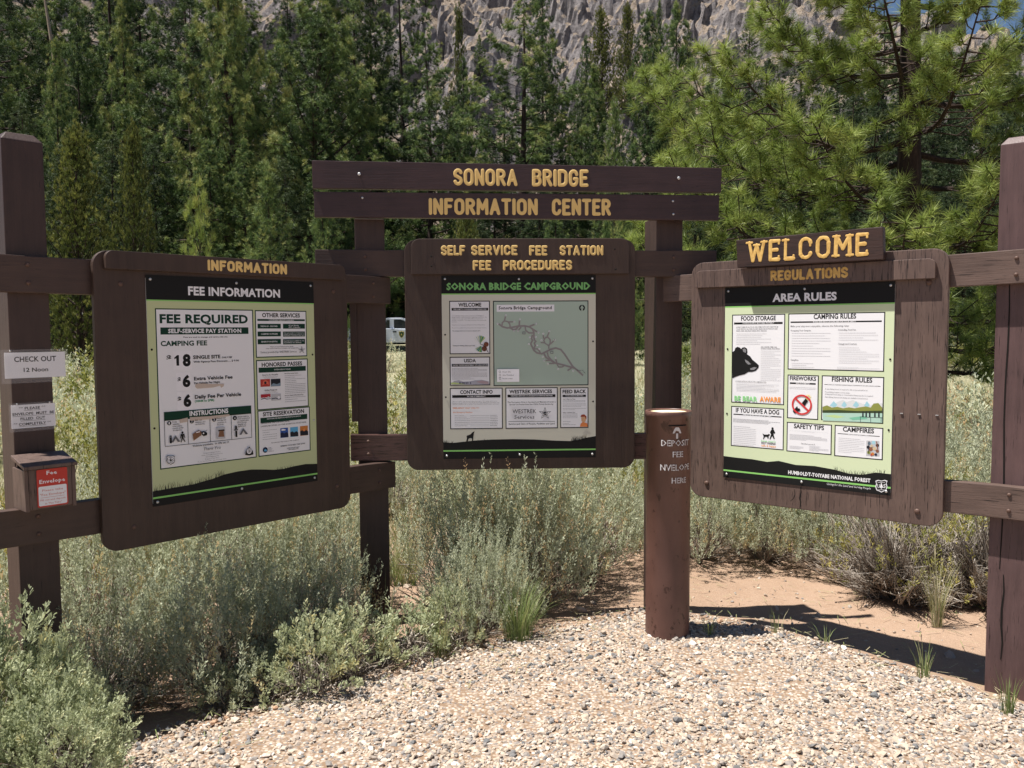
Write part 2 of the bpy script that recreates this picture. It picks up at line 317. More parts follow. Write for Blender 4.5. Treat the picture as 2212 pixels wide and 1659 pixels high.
# a few larger stones one can pick out
for (x, y, r, tn, lab) in ((.38, 4.55, .035, .5, 'tan stone lying at the dirt edge left of the brown tube'), (.46, 4.75, .028, .45, 'small tan stone behind the gravel edge left of the brown tube'),
                           (1.22, 4.12, .036, 1.0, 'orange rounded stone at the shadow edge right of the brown tube'), (1.55, 3.55, .025, .95, 'white stone on the gravel under the regulations sign')):
    mb = MB(); stones(mb, np.array([x]), np.array([y]), np.array([gh(x, y)+r*.3]), np.array([r]), np.array([.7]), np.array([tn])); tag(mb.build('stone', M_pebble, smooth=True), lab, 'stone')
# straw and dead needles lying about
n = 5200; y = rng.uniform(2.4, 6.5, n); x = rng.uniform(-1.05, 1, n)*(y*.66+.3); sd = y-yedge(x)
k = ((np.abs(sd) < .5) & (rng.uniform(0, 1, n) < .8*np.exp(-np.abs(sd)*3)*np.where(x < .6, 1, .35))) | ((sd > 0) & (rng.uniform(0, 1, n) < .45)); x, y = x[k], y[k]; n = len(x)
a = rng.uniform(0, np.pi, n); L = rng.uniform(.02, .09, n); z = gz(x, y)+.012+rng.uniform(0, .012, n)
d = np.stack([np.cos(a), np.sin(a), rng.uniform(-.15, .15, n)], -1)*L[:, None]; p = np.stack([x, y, z+.004], -1); w = np.stack([-np.sin(a), np.cos(a), np.zeros(n)], -1)*.0014
mb = MB(); V = np.stack([p-w, p+w, p+d+w, p+d-w], 1); mb.add(V, np.arange(4*n).reshape(-1, 4), 0, np.repeat(rng.uniform(.5, 1, n), 4)); tag(mb.build('straw_litter', M_grass), kind='stuff')

# ------------------------------------------------------------------ hillside and cliff
hx = np.concatenate([np.arange(-190, -45, 1.6), np.arange(-45, 100, .62), np.arange(100, 235, 1.6)]); hy = np.concatenate([np.arange(66, 84, 1.5), np.arange(84, 214, .75), [220, 240, 260, 300]])
X, Y = np.meshgrid(hx, hy)
crest = np.interp(X, [-200, -90, -20, 40, 58, 72, 84, 95, 120, 240], [96, 92, 100, 97, 86, 72, 61, 53, 44, 38])
yy = Y+4*np.sin(X*.05+1)+3*np.sin(X*.13)
base = gz(X, np.minimum(Y, 70))+np.interp(yy, [70, 76, 100, 122, 150, 195, 215, 300], [-1.0, .6, 11, 24, 45, 88, 99, 104])
hill = np.minimum(base, crest+.05*(Y-200)*np.sign(200-Y))
amp = smooth01((yy-84)/40)
N = np.empty(X.shape); N2 = np.empty(X.shape); N3 = np.empty(X.shape); N4 = np.empty(X.shape)
hsh = lambda q, k=1: (math.sin(q[0]*127.1*k+q[1]*311.7+q[2]*74.7)*43758.5) % 1.0
_tu = mnoise.fractal; _vv = mnoise.voronoi
for a in range(X.shape[0]):
    for b in range(X.shape[1]):
        px, py, pz = X[a, b], Y[a, b], hill[a, b]
        N[a, b] = _tu((px*.035, py*.03, pz*.02), .9, 2.1, 4)
        q = _vv((px*.085+N[a, b]*.9, py*.075, pz*.075))[1][0]; N2[a, b] = hsh(q)+.9*(px*.085-q[0])*(hsh(q, 3)-.5)*4
        q = _vv((px*.26+N[a, b]*1.3, py*.24, pz*.24+5))[1][0]; N3[a, b] = hsh(q)+(py*.24-q[1])*(hsh(q, 5)-.3)*1.5; N4[a, b] = _tu((px*.35, py*.3, pz*.33), .6, 2.2, 6)
hill = hill+amp*(N*11+N2*3.4-1.5+(N3-.4)*1.8)+amp*N4*1.0
Yd = Y-amp*(N2*1.2+N3*.6+N4*.6)
mb = MB(); mb.add(np.stack([X, Yd, hill], -1), grid(len(hy), len(hx))); tag(mb.build('hillside', M_rock), kind='structure')
def hz(x, y):
    a = int(np.clip(np.searchsorted(hy, y), 0, len(hy)-1)); b = int(np.clip(np.searchsorted(hx, x), 0, len(hx)-1)); return float(hill[a, b])
def terr(x, y): return gh(x, y) if y < 74 else max(gh(x, 70), hz(x, y))
POSTERS={
'L':[
 ('headline',[
('r',0,0,0.8124,0.1021,'k'),
('r',0,0.1021,0.8124,0.1071,'lg'),
('t', 'FEE INFORMATION', 0.1811, 0.628, 0.0781, 0.0345, 'w', 3, 0),
 ]),
 ('fee_notice',[
('r',0.0347,0.1378,0.4859,0.8168,'dg'),
('r',0.0395,0.1426,0.4811,0.812,'w'),
('t', 'FEE REQUIRED', 0.0532, 0.459, 0.1984, 0.0344, 'dg', 4, 0),
('r',0.055,0.2179,0.4605,0.2478,'dg'),
('t', 'SELF-SERVICE PAY STATION', 0.0876, 0.4249, 0.2412, 0.0167, 'w', 3, 0),
('t', 'Fees are used to manage and service this site.', 0.1543, 0.3599, 0.2624, 0.0057, 'k', 2, 0),
('t', 'CAMPING FEE', 0.0543, 0.2604, 0.2954, 0.0197, 'dg2', 3, 0),
('r',0.106,0.3201,0.1881,0.3981,'w2'),
('r',0.1159,0.4098,0.1799,0.4881,'w2'),
('r',0.117,0.4928,0.1858,0.5734,'w2'),
('t', '$', 0.0775, 0.0978, 0.3545, 0.0186, 'k', 3, 0),
('p',[[0.1102,0.3464],[0.1234,0.3355],[0.1312,0.3357],[0.131,0.3809],[0.1194,0.3805],[0.1191,0.3492],[0.1113,0.3527]],'k'),
('t', '8', 0.1472, 0.1826, 0.3814, 0.0453, 'k', 5, 0),
('t', 'SINGLE SITE', 0.1942, 0.3199, 0.3537, 0.014, 'k', 3, 0),
('t', 'DAILY FEE', 0.3269, 0.3749, 0.3544, 0.0065, 'k', 2, 0.25),
('t', 'With Agency Pass Discount..... $ 9.00', 0.1949, 0.4088, 0.3705, 0.0076, 'k', 2, 0),
('t', '$', 0.1224, 0.1366, 0.4488, 0.0175, 'k', 3, 0),
('t', '6', 0.1437, 0.1784, 0.4706, 0.0442, 'k', 5, 0),
('t', 'Extra Vehicle Fee', 0.1952, 0.3757, 0.4466, 0.014, 'k', 2, 0),
('t', 'Per Vehicle Per Night', 0.1953, 0.3152, 0.4629, 0.0076, 'k', 2, 0),
('p',[[0.2006,0.4637],[0.2141,0.4606],[0.275,0.4662],[0.334,0.4679],[0.3315,0.4796],[0.3194,0.4855],[0.3148,0.4761],[0.2814,0.4821],[0.208,0.4833],[0.1989,0.4751]],'stain'),
('t', '$', 0.1196, 0.1351, 0.5332, 0.0188, 'k', 3, 0),
('t', '6', 0.1449, 0.1797, 0.5558, 0.0455, 'k', 5, 0),
('t', 'Daily Fee Per Vehicle', 0.196, 0.4151, 0.527, 0.0153, 'k', 2, 0),
('t', '(10AM to 2PM)', 0.1955, 0.2843, 0.5424, 0.0089, 'mg', 2, 0),
('r',0.0576,0.5746,0.4635,0.612,'dg'),
('t', 'INSTRUCTIONS', 0.1698, 0.3498, 0.5992, 0.0191, 'w', 3, 0),
('f',0.0576,0.608,0.4635,0.7221,0.0018,'k'),
('r',0.1596,0.608,0.1616,0.7221,'k'),
('r',0.2609,0.608,0.2629,0.7221,'k'),
('r',0.3622,0.608,0.3642,0.7221,'k'),
('c',0.0788,0.6232,0.0089,'k'),
('t', '1', 0.0761, 0.0812, 0.6282, 0.0094, 'w', 2, 0),
('c',0.1789,0.6234,0.0093,'k'),
('t', '2', 0.1761, 0.1814, 0.6285, 0.0096, 'w', 2, 0),
('c',0.2812,0.6241,0.0096,'k'),
('t', '3', 0.2782, 0.2838, 0.6294, 0.0097, 'w', 2, 0),
('c',0.3805,0.6256,0.01,'k'),
('t', '4', 0.3775, 0.3832, 0.631, 0.01, 'w', 2, 0),
('p',[[0.1235,0.6112],[0.1603,0.6053],[0.1598,0.6231],[0.1263,0.6266]],'stain'),
('p',[[0.1696,0.6048],[0.2501,0.6073],[0.3546,0.6057],[0.3529,0.6141],[0.2565,0.6208],[0.1724,0.6203]],'stain'),
('t', 'Occupy', 0.091, 0.1125, 0.622, 0.0056, 'k', 1, 0),
('t', 'campsite,', 0.0926, 0.125, 0.6321, 0.0057, 'k', 1, 0),
('t', 'note number,', 0.093, 0.1363, 0.6408, 0.0056, 'k', 1, 0),
('t', 'return within', 0.0933, 0.1403, 0.6498, 0.0056, 'k', 1, 0),
('t', '30 minutes.', 0.0937, 0.1334, 0.6584, 0.0057, 'k', 1, 0),
('t', 'Fill out', 0.1936, 0.2236, 0.6234, 0.0058, 'k', 1, 0),
('t', 'envelope and', 0.1933, 0.2385, 0.6323, 0.0057, 'k', 1, 0),
('t', 'enclose fee.', 0.1937, 0.2389, 0.6414, 0.0057, 'k', 1, 0),
('t', 'Detach stub', 0.293, 0.3361, 0.623, 0.0059, 'k', 1, 0),
('t', 'and deposit', 0.2941, 0.3372, 0.6322, 0.0058, 'k', 1, 0),
('t', 'envelope in', 0.2945, 0.3376, 0.6422, 0.0059, 'k', 1, 0),
('t', 'fee box.', 0.2949, 0.3262, 0.6516, 0.0059, 'k', 1, 0),
('t', 'Attach stub to', 0.3921, 0.4492, 0.6242, 0.006, 'k', 1, 0),
('t', 'post located at', 0.3926, 0.4538, 0.6331, 0.006, 'k', 1, 0),
('t', 'occupied site.', 0.393, 0.4501, 0.6424, 0.006, 'k', 1, 0),
('t', 'If no post,', 0.3928, 0.4375, 0.6505, 0.006, 'k', 1, 0),
('t', 'display on', 0.3932, 0.4339, 0.6592, 0.006, 'k', 1, 0),
('t', 'dashboard.', 0.3937, 0.4344, 0.6679, 0.006, 'k', 1, 0),
('p',[[0.0777,0.6765],[0.0866,0.6761],[0.0868,0.7088],[0.0779,0.7092]],'k'),
('p',[[0.0789,0.6797],[0.0852,0.6797],[0.0851,0.6847],[0.0787,0.6847]],'gy2'),
('p',[[0.0844,0.7061],[0.1033,0.6777],[0.1069,0.6856],[0.0933,0.7063]],'gy'),
('p',[[0.1033,0.6777],[0.1244,0.7063],[0.1127,0.7064],[0.1023,0.6889]],'gy'),
('c',0.1341,0.6679,0.0045,'k'),
('p',[[0.1267,0.6736],[0.1417,0.6737],[0.1457,0.6919],[0.1431,0.6929],[0.1383,0.6798],[0.1385,0.6925],[0.1465,0.7086],[0.1425,0.7095],[0.1339,0.6946],[0.1281,0.7099],[0.1243,0.7095],[0.13,0.6917],[0.1291,0.6801],[0.1255,0.6925],[0.1229,0.6916]],'k'),
('p',[[0.1792,0.6785],[0.2063,0.6644],[0.2183,0.6693],[0.2191,0.6875],[0.1829,0.7084]],'br'),
('l',[[0.1953,0.6736],[0.2128,0.6714]],0.004,'w2'),
('p',[[0.2175,0.6725],[0.2311,0.6705],[0.2465,0.6797],[0.2448,0.69],[0.2284,0.6929],[0.2205,0.6838]],'k'),
('c',0.2288,0.68,0.0034,'w2'),
('l',[[0.2344,0.6747],[0.2455,0.6666]],0.002,'k'),
('r',0.2898,0.6602,0.3302,0.7127,'gy3'),
('r',0.2978,0.6714,0.327,0.6787,'k'),
('p',[[0.3032,0.6758],[0.3228,0.6763],[0.3255,0.7043],[0.2968,0.7028]],'br'),
('r',0.3787,0.6614,0.3884,0.675,'k'),
('r',0.374,0.675,0.3925,0.682,'gy'),
('r',0.3795,0.6835,0.3887,0.7118,'k'),
('p',[[0.3987,0.7031],[0.4189,0.6744],[0.4228,0.6824],[0.4083,0.7034]],'gy'),
('p',[[0.4189,0.6744],[0.4417,0.7033],[0.4292,0.7034],[0.4179,0.6858]],'gy'),
('t', 'Violations punishable.  36 CFR 261.17.', 0.1767, 0.3486, 0.7346, 0.0071, 'k', 2, 0),
('t', 'Thank You', 0.2244, 0.3049, 0.7558, 0.0129, 'k2', 0, 0.2),
('t', 'Bridgeport Ranger District', 0.226, 0.3038, 0.7702, 0.0045, 'gy2', 0, 0),
('t', 'Humboldt-Toiyabe National Forest', 0.2163, 0.314, 0.7791, 0.0045, 'gy2', 0, 0),
('t', '75694 Highway 395', 0.2343, 0.2963, 0.788, 0.0046, 'gy2', 0, 0),
('t', 'Bridgeport, CA  93517', 0.2319, 0.2981, 0.7968, 0.0045, 'gy2', 0, 0),
('t', 'Phone 760-932-7070  www.fs.usda.gov/htnf', 0.198, 0.3315, 0.8056, 0.0045, 'gy2', 0, 0),
('p',[[0.0609,0.7618],[0.069,0.7598],[0.0787,0.7632],[0.0886,0.762],[0.0965,0.7658],[0.0936,0.7734],[0.0959,0.7844],[0.092,0.7947],[0.0838,0.7971],[0.0775,0.7998],[0.0713,0.7956],[0.0635,0.7913],[0.0603,0.7802],[0.0633,0.7698]],'k'),
('p',[[0.0633,0.7642],[0.0702,0.7625],[0.0786,0.7654],[0.0871,0.7644],[0.094,0.7677],[0.0914,0.7742],[0.0934,0.7839],[0.09,0.7928],[0.083,0.7949],[0.0775,0.7973],[0.0723,0.7936],[0.0655,0.7899],[0.0628,0.7802],[0.0654,0.7712]],'w'),
('t', 'U', 0.0651, 0.0726, 0.7848, 0.0117, 'k', 1, 0),
('t', 'S', 0.0833, 0.0908, 0.7869, 0.0117, 'k', 1, 0),
('p',[[0.0726,0.7846],[0.0785,0.7683],[0.0833,0.7859]],'k'),
('r',0.077,0.7851,0.0787,0.7902,'k'),
('l',[[0.0678,0.7674],[0.0892,0.7699]],0.0015,'k'),
('l',[[0.0671,0.7904],[0.0885,0.7929]],0.0015,'k'),
('p',[[0.4458,0.7613],[0.4622,0.7834],[0.4654,0.7994],[0.4446,0.8025],[0.4241,0.7975],[0.4282,0.7817]],'k'),
('c',0.4444,0.7821,0.0126,'w'),
('p',[[0.4373,0.7745],[0.4406,0.7736],[0.4446,0.775],[0.4487,0.7745],[0.452,0.7761],[0.4508,0.7792],[0.4518,0.7838],[0.4502,0.7881],[0.4468,0.7891],[0.4442,0.7902],[0.4416,0.7885],[0.4384,0.7868],[0.437,0.7821],[0.4383,0.7778]],'k'),
('p',[[0.4383,0.7755],[0.4411,0.7747],[0.4446,0.7759],[0.4481,0.7755],[0.4509,0.7768],[0.4499,0.7796],[0.4507,0.7835],[0.4494,0.7873],[0.4465,0.7882],[0.4442,0.7892],[0.442,0.7877],[0.4392,0.7862],[0.4381,0.7822],[0.4391,0.7784]],'w'),
('t', 'U', 0.439, 0.4421, 0.784, 0.0048, 'k', 1, 0),
('t', 'S', 0.4466, 0.4497, 0.7849, 0.0049, 'k', 1, 0),
('p',[[0.4421,0.7839],[0.4446,0.7771],[0.4466,0.7844]],'k'),
('r',0.444,0.7841,0.4447,0.7862,'k'),
('l',[[0.4401,0.7768],[0.449,0.7778]],0.0015,'k'),
('l',[[0.4399,0.7864],[0.4487,0.7873]],0.0015,'k'),
 ]),
 ('services_notice',[
('r',0.4954,0.1393,0.7693,0.3576,'dg'),
('r',0.5002,0.1441,0.7645,0.3528,'w'),
('t', 'OTHER SERVICES', 0.5319, 0.7331, 0.1704, 0.0176, 'k', 3, 0),
('r',0.5069,0.1795,0.7596,0.1885,'dg'),
('t', 'CONVENIENT SERVICES AVAILABLE', 0.5641, 0.6988, 0.1869, 0.0054, 'w', 1, 0),
('r',0.5071,0.2016,0.628,0.2234,'dg'),
('r',0.6396,0.2014,0.7595,0.2244,'dg'),
('t', 'FIREWOOD - SEASONED', 0.5232, 0.6111, 0.2158, 0.0061, 'w', 1, 0),
('t', '$7 per Bundle', 0.6702, 0.7244, 0.211, 0.0048, 'w', 1, 0),
('t', '$18 - 3 Bundles', 0.67, 0.7327, 0.2194, 0.0048, 'w', 1, 0),
('r',0.506,0.2373,0.6271,0.2599,'dg'),
('r',0.6386,0.2379,0.7585,0.2618,'dg'),
('t', 'CAMPER SUPPLIES', 0.5222, 0.6101, 0.2519, 0.0061, 'w', 1, 0),
('t', 'There are a number of convenience items', 0.6431, 0.7557, 0.246, 0.0035, 'w', 1, 0),
('t', 'available including paper plates, fire aid,', 0.643, 0.7555, 0.2522, 0.0035, 'w', 1, 0),
('t', 'batteries, matches, first aid.', 0.6428, 0.7553, 0.2585, 0.0035, 'w', 1, 0),
('r',0.5051,0.2723,0.6261,0.2958,'dg'),
('r',0.6377,0.2738,0.7576,0.2985,'dg'),
('t', 'GENERATOR RENTAL', 0.5212, 0.6091, 0.2873, 0.0061, 'w', 1, 0),
('t', 'Generator(s) are available for rent.', 0.6421, 0.7547, 0.2844, 0.0049, 'w', 1, 0),
('t', 'Quantities are limited.', 0.6419, 0.7378, 0.2926, 0.0049, 'w', 1, 0),
('t', 'Please see your Camp Host for details.', 0.5699, 0.6939, 0.3104, 0.0047, 'k2', 1, 0),
('t', 'Other services may not be available at all campgrounds.', 0.5453, 0.7211, 0.318, 0.0041, 'k2', 1, 0),
('t', 'Service provided by: WESTREK Services', 0.5182, 0.7093, 0.3372, 0.0088, 'k2', 0, 0),
('p',[[0.7385,0.3081],[0.7432,0.3206],[0.7584,0.3211],[0.7461,0.3288],[0.7502,0.3415],[0.7379,0.3337],[0.7252,0.3409],[0.7299,0.3285],[0.7181,0.3203],[0.7332,0.3204]],'k'),
('p',[[0.7384,0.3114],[0.7423,0.3216],[0.7548,0.3221],[0.7446,0.3284],[0.748,0.3388],[0.7379,0.3324],[0.7275,0.3383],[0.7314,0.3281],[0.7217,0.3214],[0.7341,0.3215]],'w'),
('p',[[0.7383,0.3163],[0.7409,0.3232],[0.7492,0.3235],[0.7425,0.3277],[0.7447,0.3347],[0.7379,0.3304],[0.731,0.3344],[0.7336,0.3276],[0.727,0.3231],[0.7354,0.3231]],'k'),
('l',[[0.7169,0.3278],[0.7295,0.3299],[0.7444,0.3256],[0.7594,0.325]],0.0015,'w'),
 ]),
 ('passes_notice',[
('r',0.4949,0.3679,0.7714,0.5999,'dg'),
('r',0.4997,0.3727,0.7666,0.5951,'w'),
('t', 'HONORED PASSES', 0.5234, 0.7393, 0.3996, 0.0176, 'k', 3, 0),
('r',0.5066,0.4034,0.7593,0.4268,'dg'),
('t', 'INTERAGENCY PASSES', 0.5885, 0.6751, 0.418, 0.0055, 'w', 1, 0),
('t', 'America the Beautiful', 0.5244, 0.6065, 0.4412, 0.0068, 'k', 1, 0),
('t', 'The National Parks and Federal', 0.5265, 0.6047, 0.4486, 0.004, 'gy2', 0, 0),
('t', 'Recreational Lands Passes', 0.5354, 0.5984, 0.4542, 0.0041, 'gy2', 0, 0),
('r',0.5141,0.4573,0.5641,0.4925,'red'),
('p',[[0.5231,0.4856],[0.529,0.4654],[0.5413,0.4606],[0.5563,0.4709],[0.5574,0.486],[0.5423,0.477]],'red2'),
('c',0.5394,0.4741,0.0061,'drk'),
('r',0.5681,0.4584,0.6192,0.4933,'drk'),
('p',[[0.5673,0.4879],[0.5807,0.4782],[0.5999,0.484],[0.6197,0.4767],[0.6192,0.4933],[0.5687,0.4921]],'blu2'),
('t', 'Golden Passports', 0.5338, 0.6007, 0.5126, 0.0068, 'k', 1, 0),
('t', 'Golden Age and Golden', 0.5374, 0.595, 0.5194, 0.004, 'gy2', 0, 0),
('t', 'Access Passports are honored', 0.5304, 0.6027, 0.525, 0.0041, 'gy2', 0, 0),
('r',0.5144,0.5273,0.5646,0.5585,'red3'),
('r',0.514,0.5429,0.5646,0.5599,'w'),
('l',[[0.5145,0.5491],[0.5328,0.5462],[0.5479,0.5512],[0.5641,0.5495]],0.004,'nav'),
('c',0.5534,0.5461,0.0077,'gy3'),
('r',0.5685,0.5292,0.619,0.56,'gy3'),
('l',[[0.5686,0.5512],[0.5904,0.5484],[0.6058,0.5536],[0.6184,0.5516]],0.004,'nav'),
('c',0.6076,0.5468,0.007,'w2'),
('t', 'About Recreation Passes', 0.6404, 0.7148, 0.4382, 0.0055, 'k', 1, 0),
('g',0.6418,0.443,0.7549,0.5346,11,'gy2'),
('t', 'How to Obtain A Recreation Pass', 0.64, 0.7414, 0.5428, 0.0056, 'k', 1, 0),
('g',0.6406,0.546,0.7555,0.5759,3,'gy2'),
 ]),
 ('reservation_notice',[
('r',0.4958,0.6009,0.7769,0.8158,'dg'),
('r',0.5006,0.6057,0.7721,0.811,'w'),
('t', 'SITE RESERVATION', 0.5229, 0.7442, 0.6291, 0.0177, 'k', 3, 0),
('r',0.5098,0.636,0.7616,0.6606,'dg'),
('t', 'NATIONAL RECREATION RESERVATION SERVICE', 0.5438, 0.7257, 0.646, 0.0055, 'w', 1, 0),
('t', 'Choose from over a thousand places...', 0.5106, 0.6685, 0.6646, 0.0061, 'k2', 2, 0),
('t', 'LAKESIDE, MOUNTAIN, and OTHER RECREATION OPPORTUNITIES', 0.511, 0.7561, 0.6786, 0.0061, 'k2', 1, 0),
('g',0.5189,0.6915,0.5944,0.7443,5,'gy2'),
('r',0.6122,0.6931,0.6538,0.739,'blu'),
('p',[[0.6116,0.7174],[0.6228,0.7122],[0.6329,0.7187],[0.6449,0.7135],[0.6543,0.72],[0.6554,0.7384],[0.6126,0.737]],'nav'),
('r',0.6654,0.6936,0.7078,0.74,'blu3'),
('p',[[0.6647,0.7182],[0.6761,0.7129],[0.6864,0.7195],[0.6987,0.7143],[0.7083,0.7208],[0.7095,0.7394],[0.6658,0.738]],'drk'),
('r',0.7196,0.6927,0.7629,0.7396,'org2'),
('p',[[0.719,0.7176],[0.7306,0.7122],[0.7411,0.7189],[0.7536,0.7136],[0.7634,0.7202],[0.7646,0.739],[0.7201,0.7376]],'drk'),
('p',[[0.6152,0.7003],[0.6255,0.697],[0.6413,0.7013],[0.6372,0.7051],[0.6198,0.7049]],'w2'),
('c',0.7421,0.7119,0.0066,'org'),
('t', "Enjoy America's Great Outdoors With Confidence!", 0.563, 0.7122, 0.759, 0.0042, 'k2', 1, 0),
('t', 'RESERVE YOUR NEXT TRIP NOW!', 0.6115, 0.7461, 0.7812, 0.0063, 'k2', 1, 0),
('t', 'www.recreation.gov', 0.6444, 0.7137, 0.7934, 0.0056, 'k2', 1, 0),
('t', '1-877-444-6777', 0.6505, 0.7086, 0.8019, 0.0057, 'k2', 1, 0),
('c',0.5299,0.7867,0.013,'nav'),
('p',[[0.5221,0.7921],[0.5285,0.7817],[0.5376,0.7869],[0.5397,0.794]],'blu3'),
('g',0.5463,0.7768,0.5742,0.7992,4,'gy2'),
 ]),
 ('silhouette',[
('p',[[0,0.9044],[0.0818,0.9016],[0.1802,0.8988],[0.269,0.8868],[0.3253,0.8745],[0.3899,0.8695],[0.456,0.8691],[0.5236,0.8776],[0.5773,0.8858],[0.6244,0.8875],[0.6806,0.8818],[0.7461,0.8791],[0.8124,0.8856],[0.8124,0.97],[0,0.97]],'k'),
('r',0,0.9302,0.8124,0.9378,'lg'),
('grass',[[0.0059,0.9044],[0.0818,0.9016],[0.1802,0.8988],[0.269,0.8868],[0.3253,0.8745]],90,0.035,'k'),
('grass',[[0.5773,0.8858],[0.6244,0.8875],[0.6806,0.8818]],24,0.018,'k'),
 ]),
],
'C':[
 ('headline',[
('r',0,0,0.8124,0.0944,'k'),
('r',0,0.0944,0.8124,0.1004,'lg'),
('t', 'SONORA BRIDGE CAMPGROUND', 0.0253, 0.7839, 0.0748, 0.0344, 'mg2', 4, 0),
 ]),
 ('welcome_notice',[
('r',0.0391,0.1323,0.2532,0.413,'k'),
('r',0.0439,0.1371,0.2484,0.4082,'w'),
('t', 'WELCOME', 0.087, 0.2077, 0.1626, 0.0184, 'k', 3, 0),
('r',0.0515,0.1701,0.2437,0.1839,'k'),
('t', 'WELCOME TO SONORA BRIDGE CAMPGROUND', 0.0603, 0.2349, 0.1802, 0.0064, 'w', 1, 0),
('t', 'Sonora Bridge Campground is located on the Bridgeport', 0.0535, 0.2209, 0.2131, 0.0048, 'gy2', 0, 0),
('t', 'Ranger District of the Humboldt-Toiyabe National Forest.  It is', 0.0534, 0.2362, 0.2212, 0.0048, 'gy2', 0, 0),
('t', 'situated on the edge of the Walker River Canyon at an', 0.0533, 0.2143, 0.2292, 0.0048, 'gy2', 0, 0),
('t', 'elevation of 6,800 ft.  The canyon features some spectacular', 0.0532, 0.2344, 0.2372, 0.0048, 'gy2', 0, 0),
('t', 'scenery.', 0.0532, 0.0781, 0.2448, 0.0048, 'gy2', 0, 0),
('t', 'Fishermen can enjoy great fishing in the West Walker River.', 0.0538, 0.2278, 0.2613, 0.0048, 'gy2', 0, 0),
('t', 'Firewood is available for purchase from the campground host.', 0.0536, 0.2357, 0.2766, 0.0048, 'gy2', 0, 0),
('t', 'The campground host is located at campsite #18.', 0.0542, 0.2017, 0.2926, 0.0048, 'k2', 1, 0),
('t', 'Thanks for visiting. Enjoy your stay!', 0.055, 0.1727, 0.3708, 0.0056, 'k2', 1, 0),
('p',[[0.1995,0.3584],[0.159,0.3469],[0.1615,0.3477]],'pg'),
('p',[[0.1995,0.3584],[0.1629,0.3364],[0.1658,0.338]],'pg2'),
('p',[[0.1995,0.3584],[0.1692,0.3274],[0.1725,0.3297]],'pg'),
('p',[[0.1995,0.3584],[0.1772,0.3206],[0.1812,0.3234]],'mg3'),
('p',[[0.1995,0.3584],[0.1866,0.3163],[0.1914,0.3194]],'pg2'),
('p',[[0.1995,0.3584],[0.1967,0.3149],[0.2023,0.3181]],'mg3'),
('p',[[0.1995,0.3584],[0.2047,0.3159],[0.211,0.3191]],'pg'),
('p',[[0.1995,0.3584],[0.213,0.319],[0.22,0.322]],'mg3'),
('p',[[0.1995,0.3584],[0.1577,0.3619],[0.1601,0.3617]],'pg2'),
('p',[[0.1995,0.3584],[0.2204,0.3242],[0.2281,0.3268]],'pg2'),
('p',[[0.2059,0.3682],[0.1854,0.3974],[0.1927,0.3989]],'mg3'),
('p',[[0.2059,0.3682],[0.1785,0.392],[0.1857,0.3932]],'mg3'),
('p',[[0.2059,0.3682],[0.1936,0.4009],[0.2009,0.4025]],'pg'),
('p',[[0.2059,0.3682],[0.1731,0.3849],[0.1804,0.3858]],'pg2'),
('p',[[0.2059,0.3682],[0.2012,0.402],[0.2084,0.4037]],'mg3'),
('l',[[0.1979,0.3584],[0.2172,0.3666],[0.2332,0.3894],[0.2436,0.4056]],0.003,'drk'),
('c',0.2318,0.3619,0.0129,'cone'),
('c',0.2219,0.3844,0.0137,'cone2'),
('c',0.2278,0.357,0.0032,'cone3'),
('c',0.235,0.3635,0.0032,'cone3'),
('c',0.2301,0.3691,0.0032,'cone3'),
('c',0.2187,0.3796,0.0033,'cone3'),
('c',0.2259,0.3861,0.0033,'cone3'),
('c',0.217,0.3892,0.0033,'cone3'),
 ]),
 ('agency_notice',[
('r',0.0383,0.4267,0.2519,0.5791,'k'),
('r',0.0431,0.4315,0.2471,0.5743,'w'),
('t', 'USDA', 0.1138, 0.1768, 0.4558, 0.017, 'k', 3, 0),
('r',0.0492,0.464,0.2414,0.4784,'k'),
('t', 'UNITED STATES DEPARTMENT OF AGRICULTURE', 0.0531, 0.2398, 0.4744, 0.0065, 'w', 1, 0),
('g',0.0505,0.4858,0.2359,0.5481,10,'gy2'),
('p',[[0.044,0.5676],[0.0619,0.5548],[0.0862,0.5501],[0.1104,0.5584],[0.1427,0.5571],[0.1752,0.5509],[0.2076,0.5495],[0.244,0.558],[0.2471,0.5742],[0.044,0.5725]],'mt'),
('p',[[0.0441,0.5627],[0.0619,0.5613],[0.0941,0.5664],[0.1183,0.5723],[0.044,0.5717]],'pg2'),
('p',[[0.1751,0.559],[0.2075,0.5528],[0.2399,0.5595],[0.2438,0.5718],[0.2074,0.569]],'mt2'),
('r',0.0877,0.5607,0.0917,0.5696,'nav'),
('r',0.0942,0.5607,0.0981,0.5697,'nav'),
('r',0.1023,0.5608,0.1062,0.5698,'nav'),
('r',0.1087,0.5609,0.1127,0.5698,'nav'),
('r',0.1152,0.5609,0.1192,0.5699,'nav'),
('r',0.1233,0.561,0.1273,0.5699,'nav'),
('r',0.1314,0.561,0.1353,0.57,'nav'),
('r',0.1459,0.5612,0.1499,0.5701,'nav'),
 ]),
 ('campground_map',[
('r',0.2691,0.1335,0.7739,0.5829,'k'),
('r',0.2739,0.1383,0.7691,0.5781,'map'),
('r',0.2883,0.1545,0.593,0.1907,'w2'),
('t', 'Sonora Bridge Campground', 0.2986, 0.5792, 0.1785, 0.0161, 'k', 2, 0),
('c',0.7399,0.1729,0.0163,'k'),
('p',[[0.7399,0.1584],[0.7513,0.1762],[0.744,0.1745],[0.744,0.1882],[0.7359,0.1882],[0.7359,0.1745],[0.7286,0.1761]],'map'),
('l',[[0.298,0.2539],[0.3165,0.2689],[0.3426,0.2765],[0.3613,0.2748],[0.4024,0.2668],[0.436,0.2659],[0.4621,0.2717],[0.477,0.283],[0.4844,0.3017],[0.4843,0.3242],[0.4872,0.3429]],0.0096,'road'),
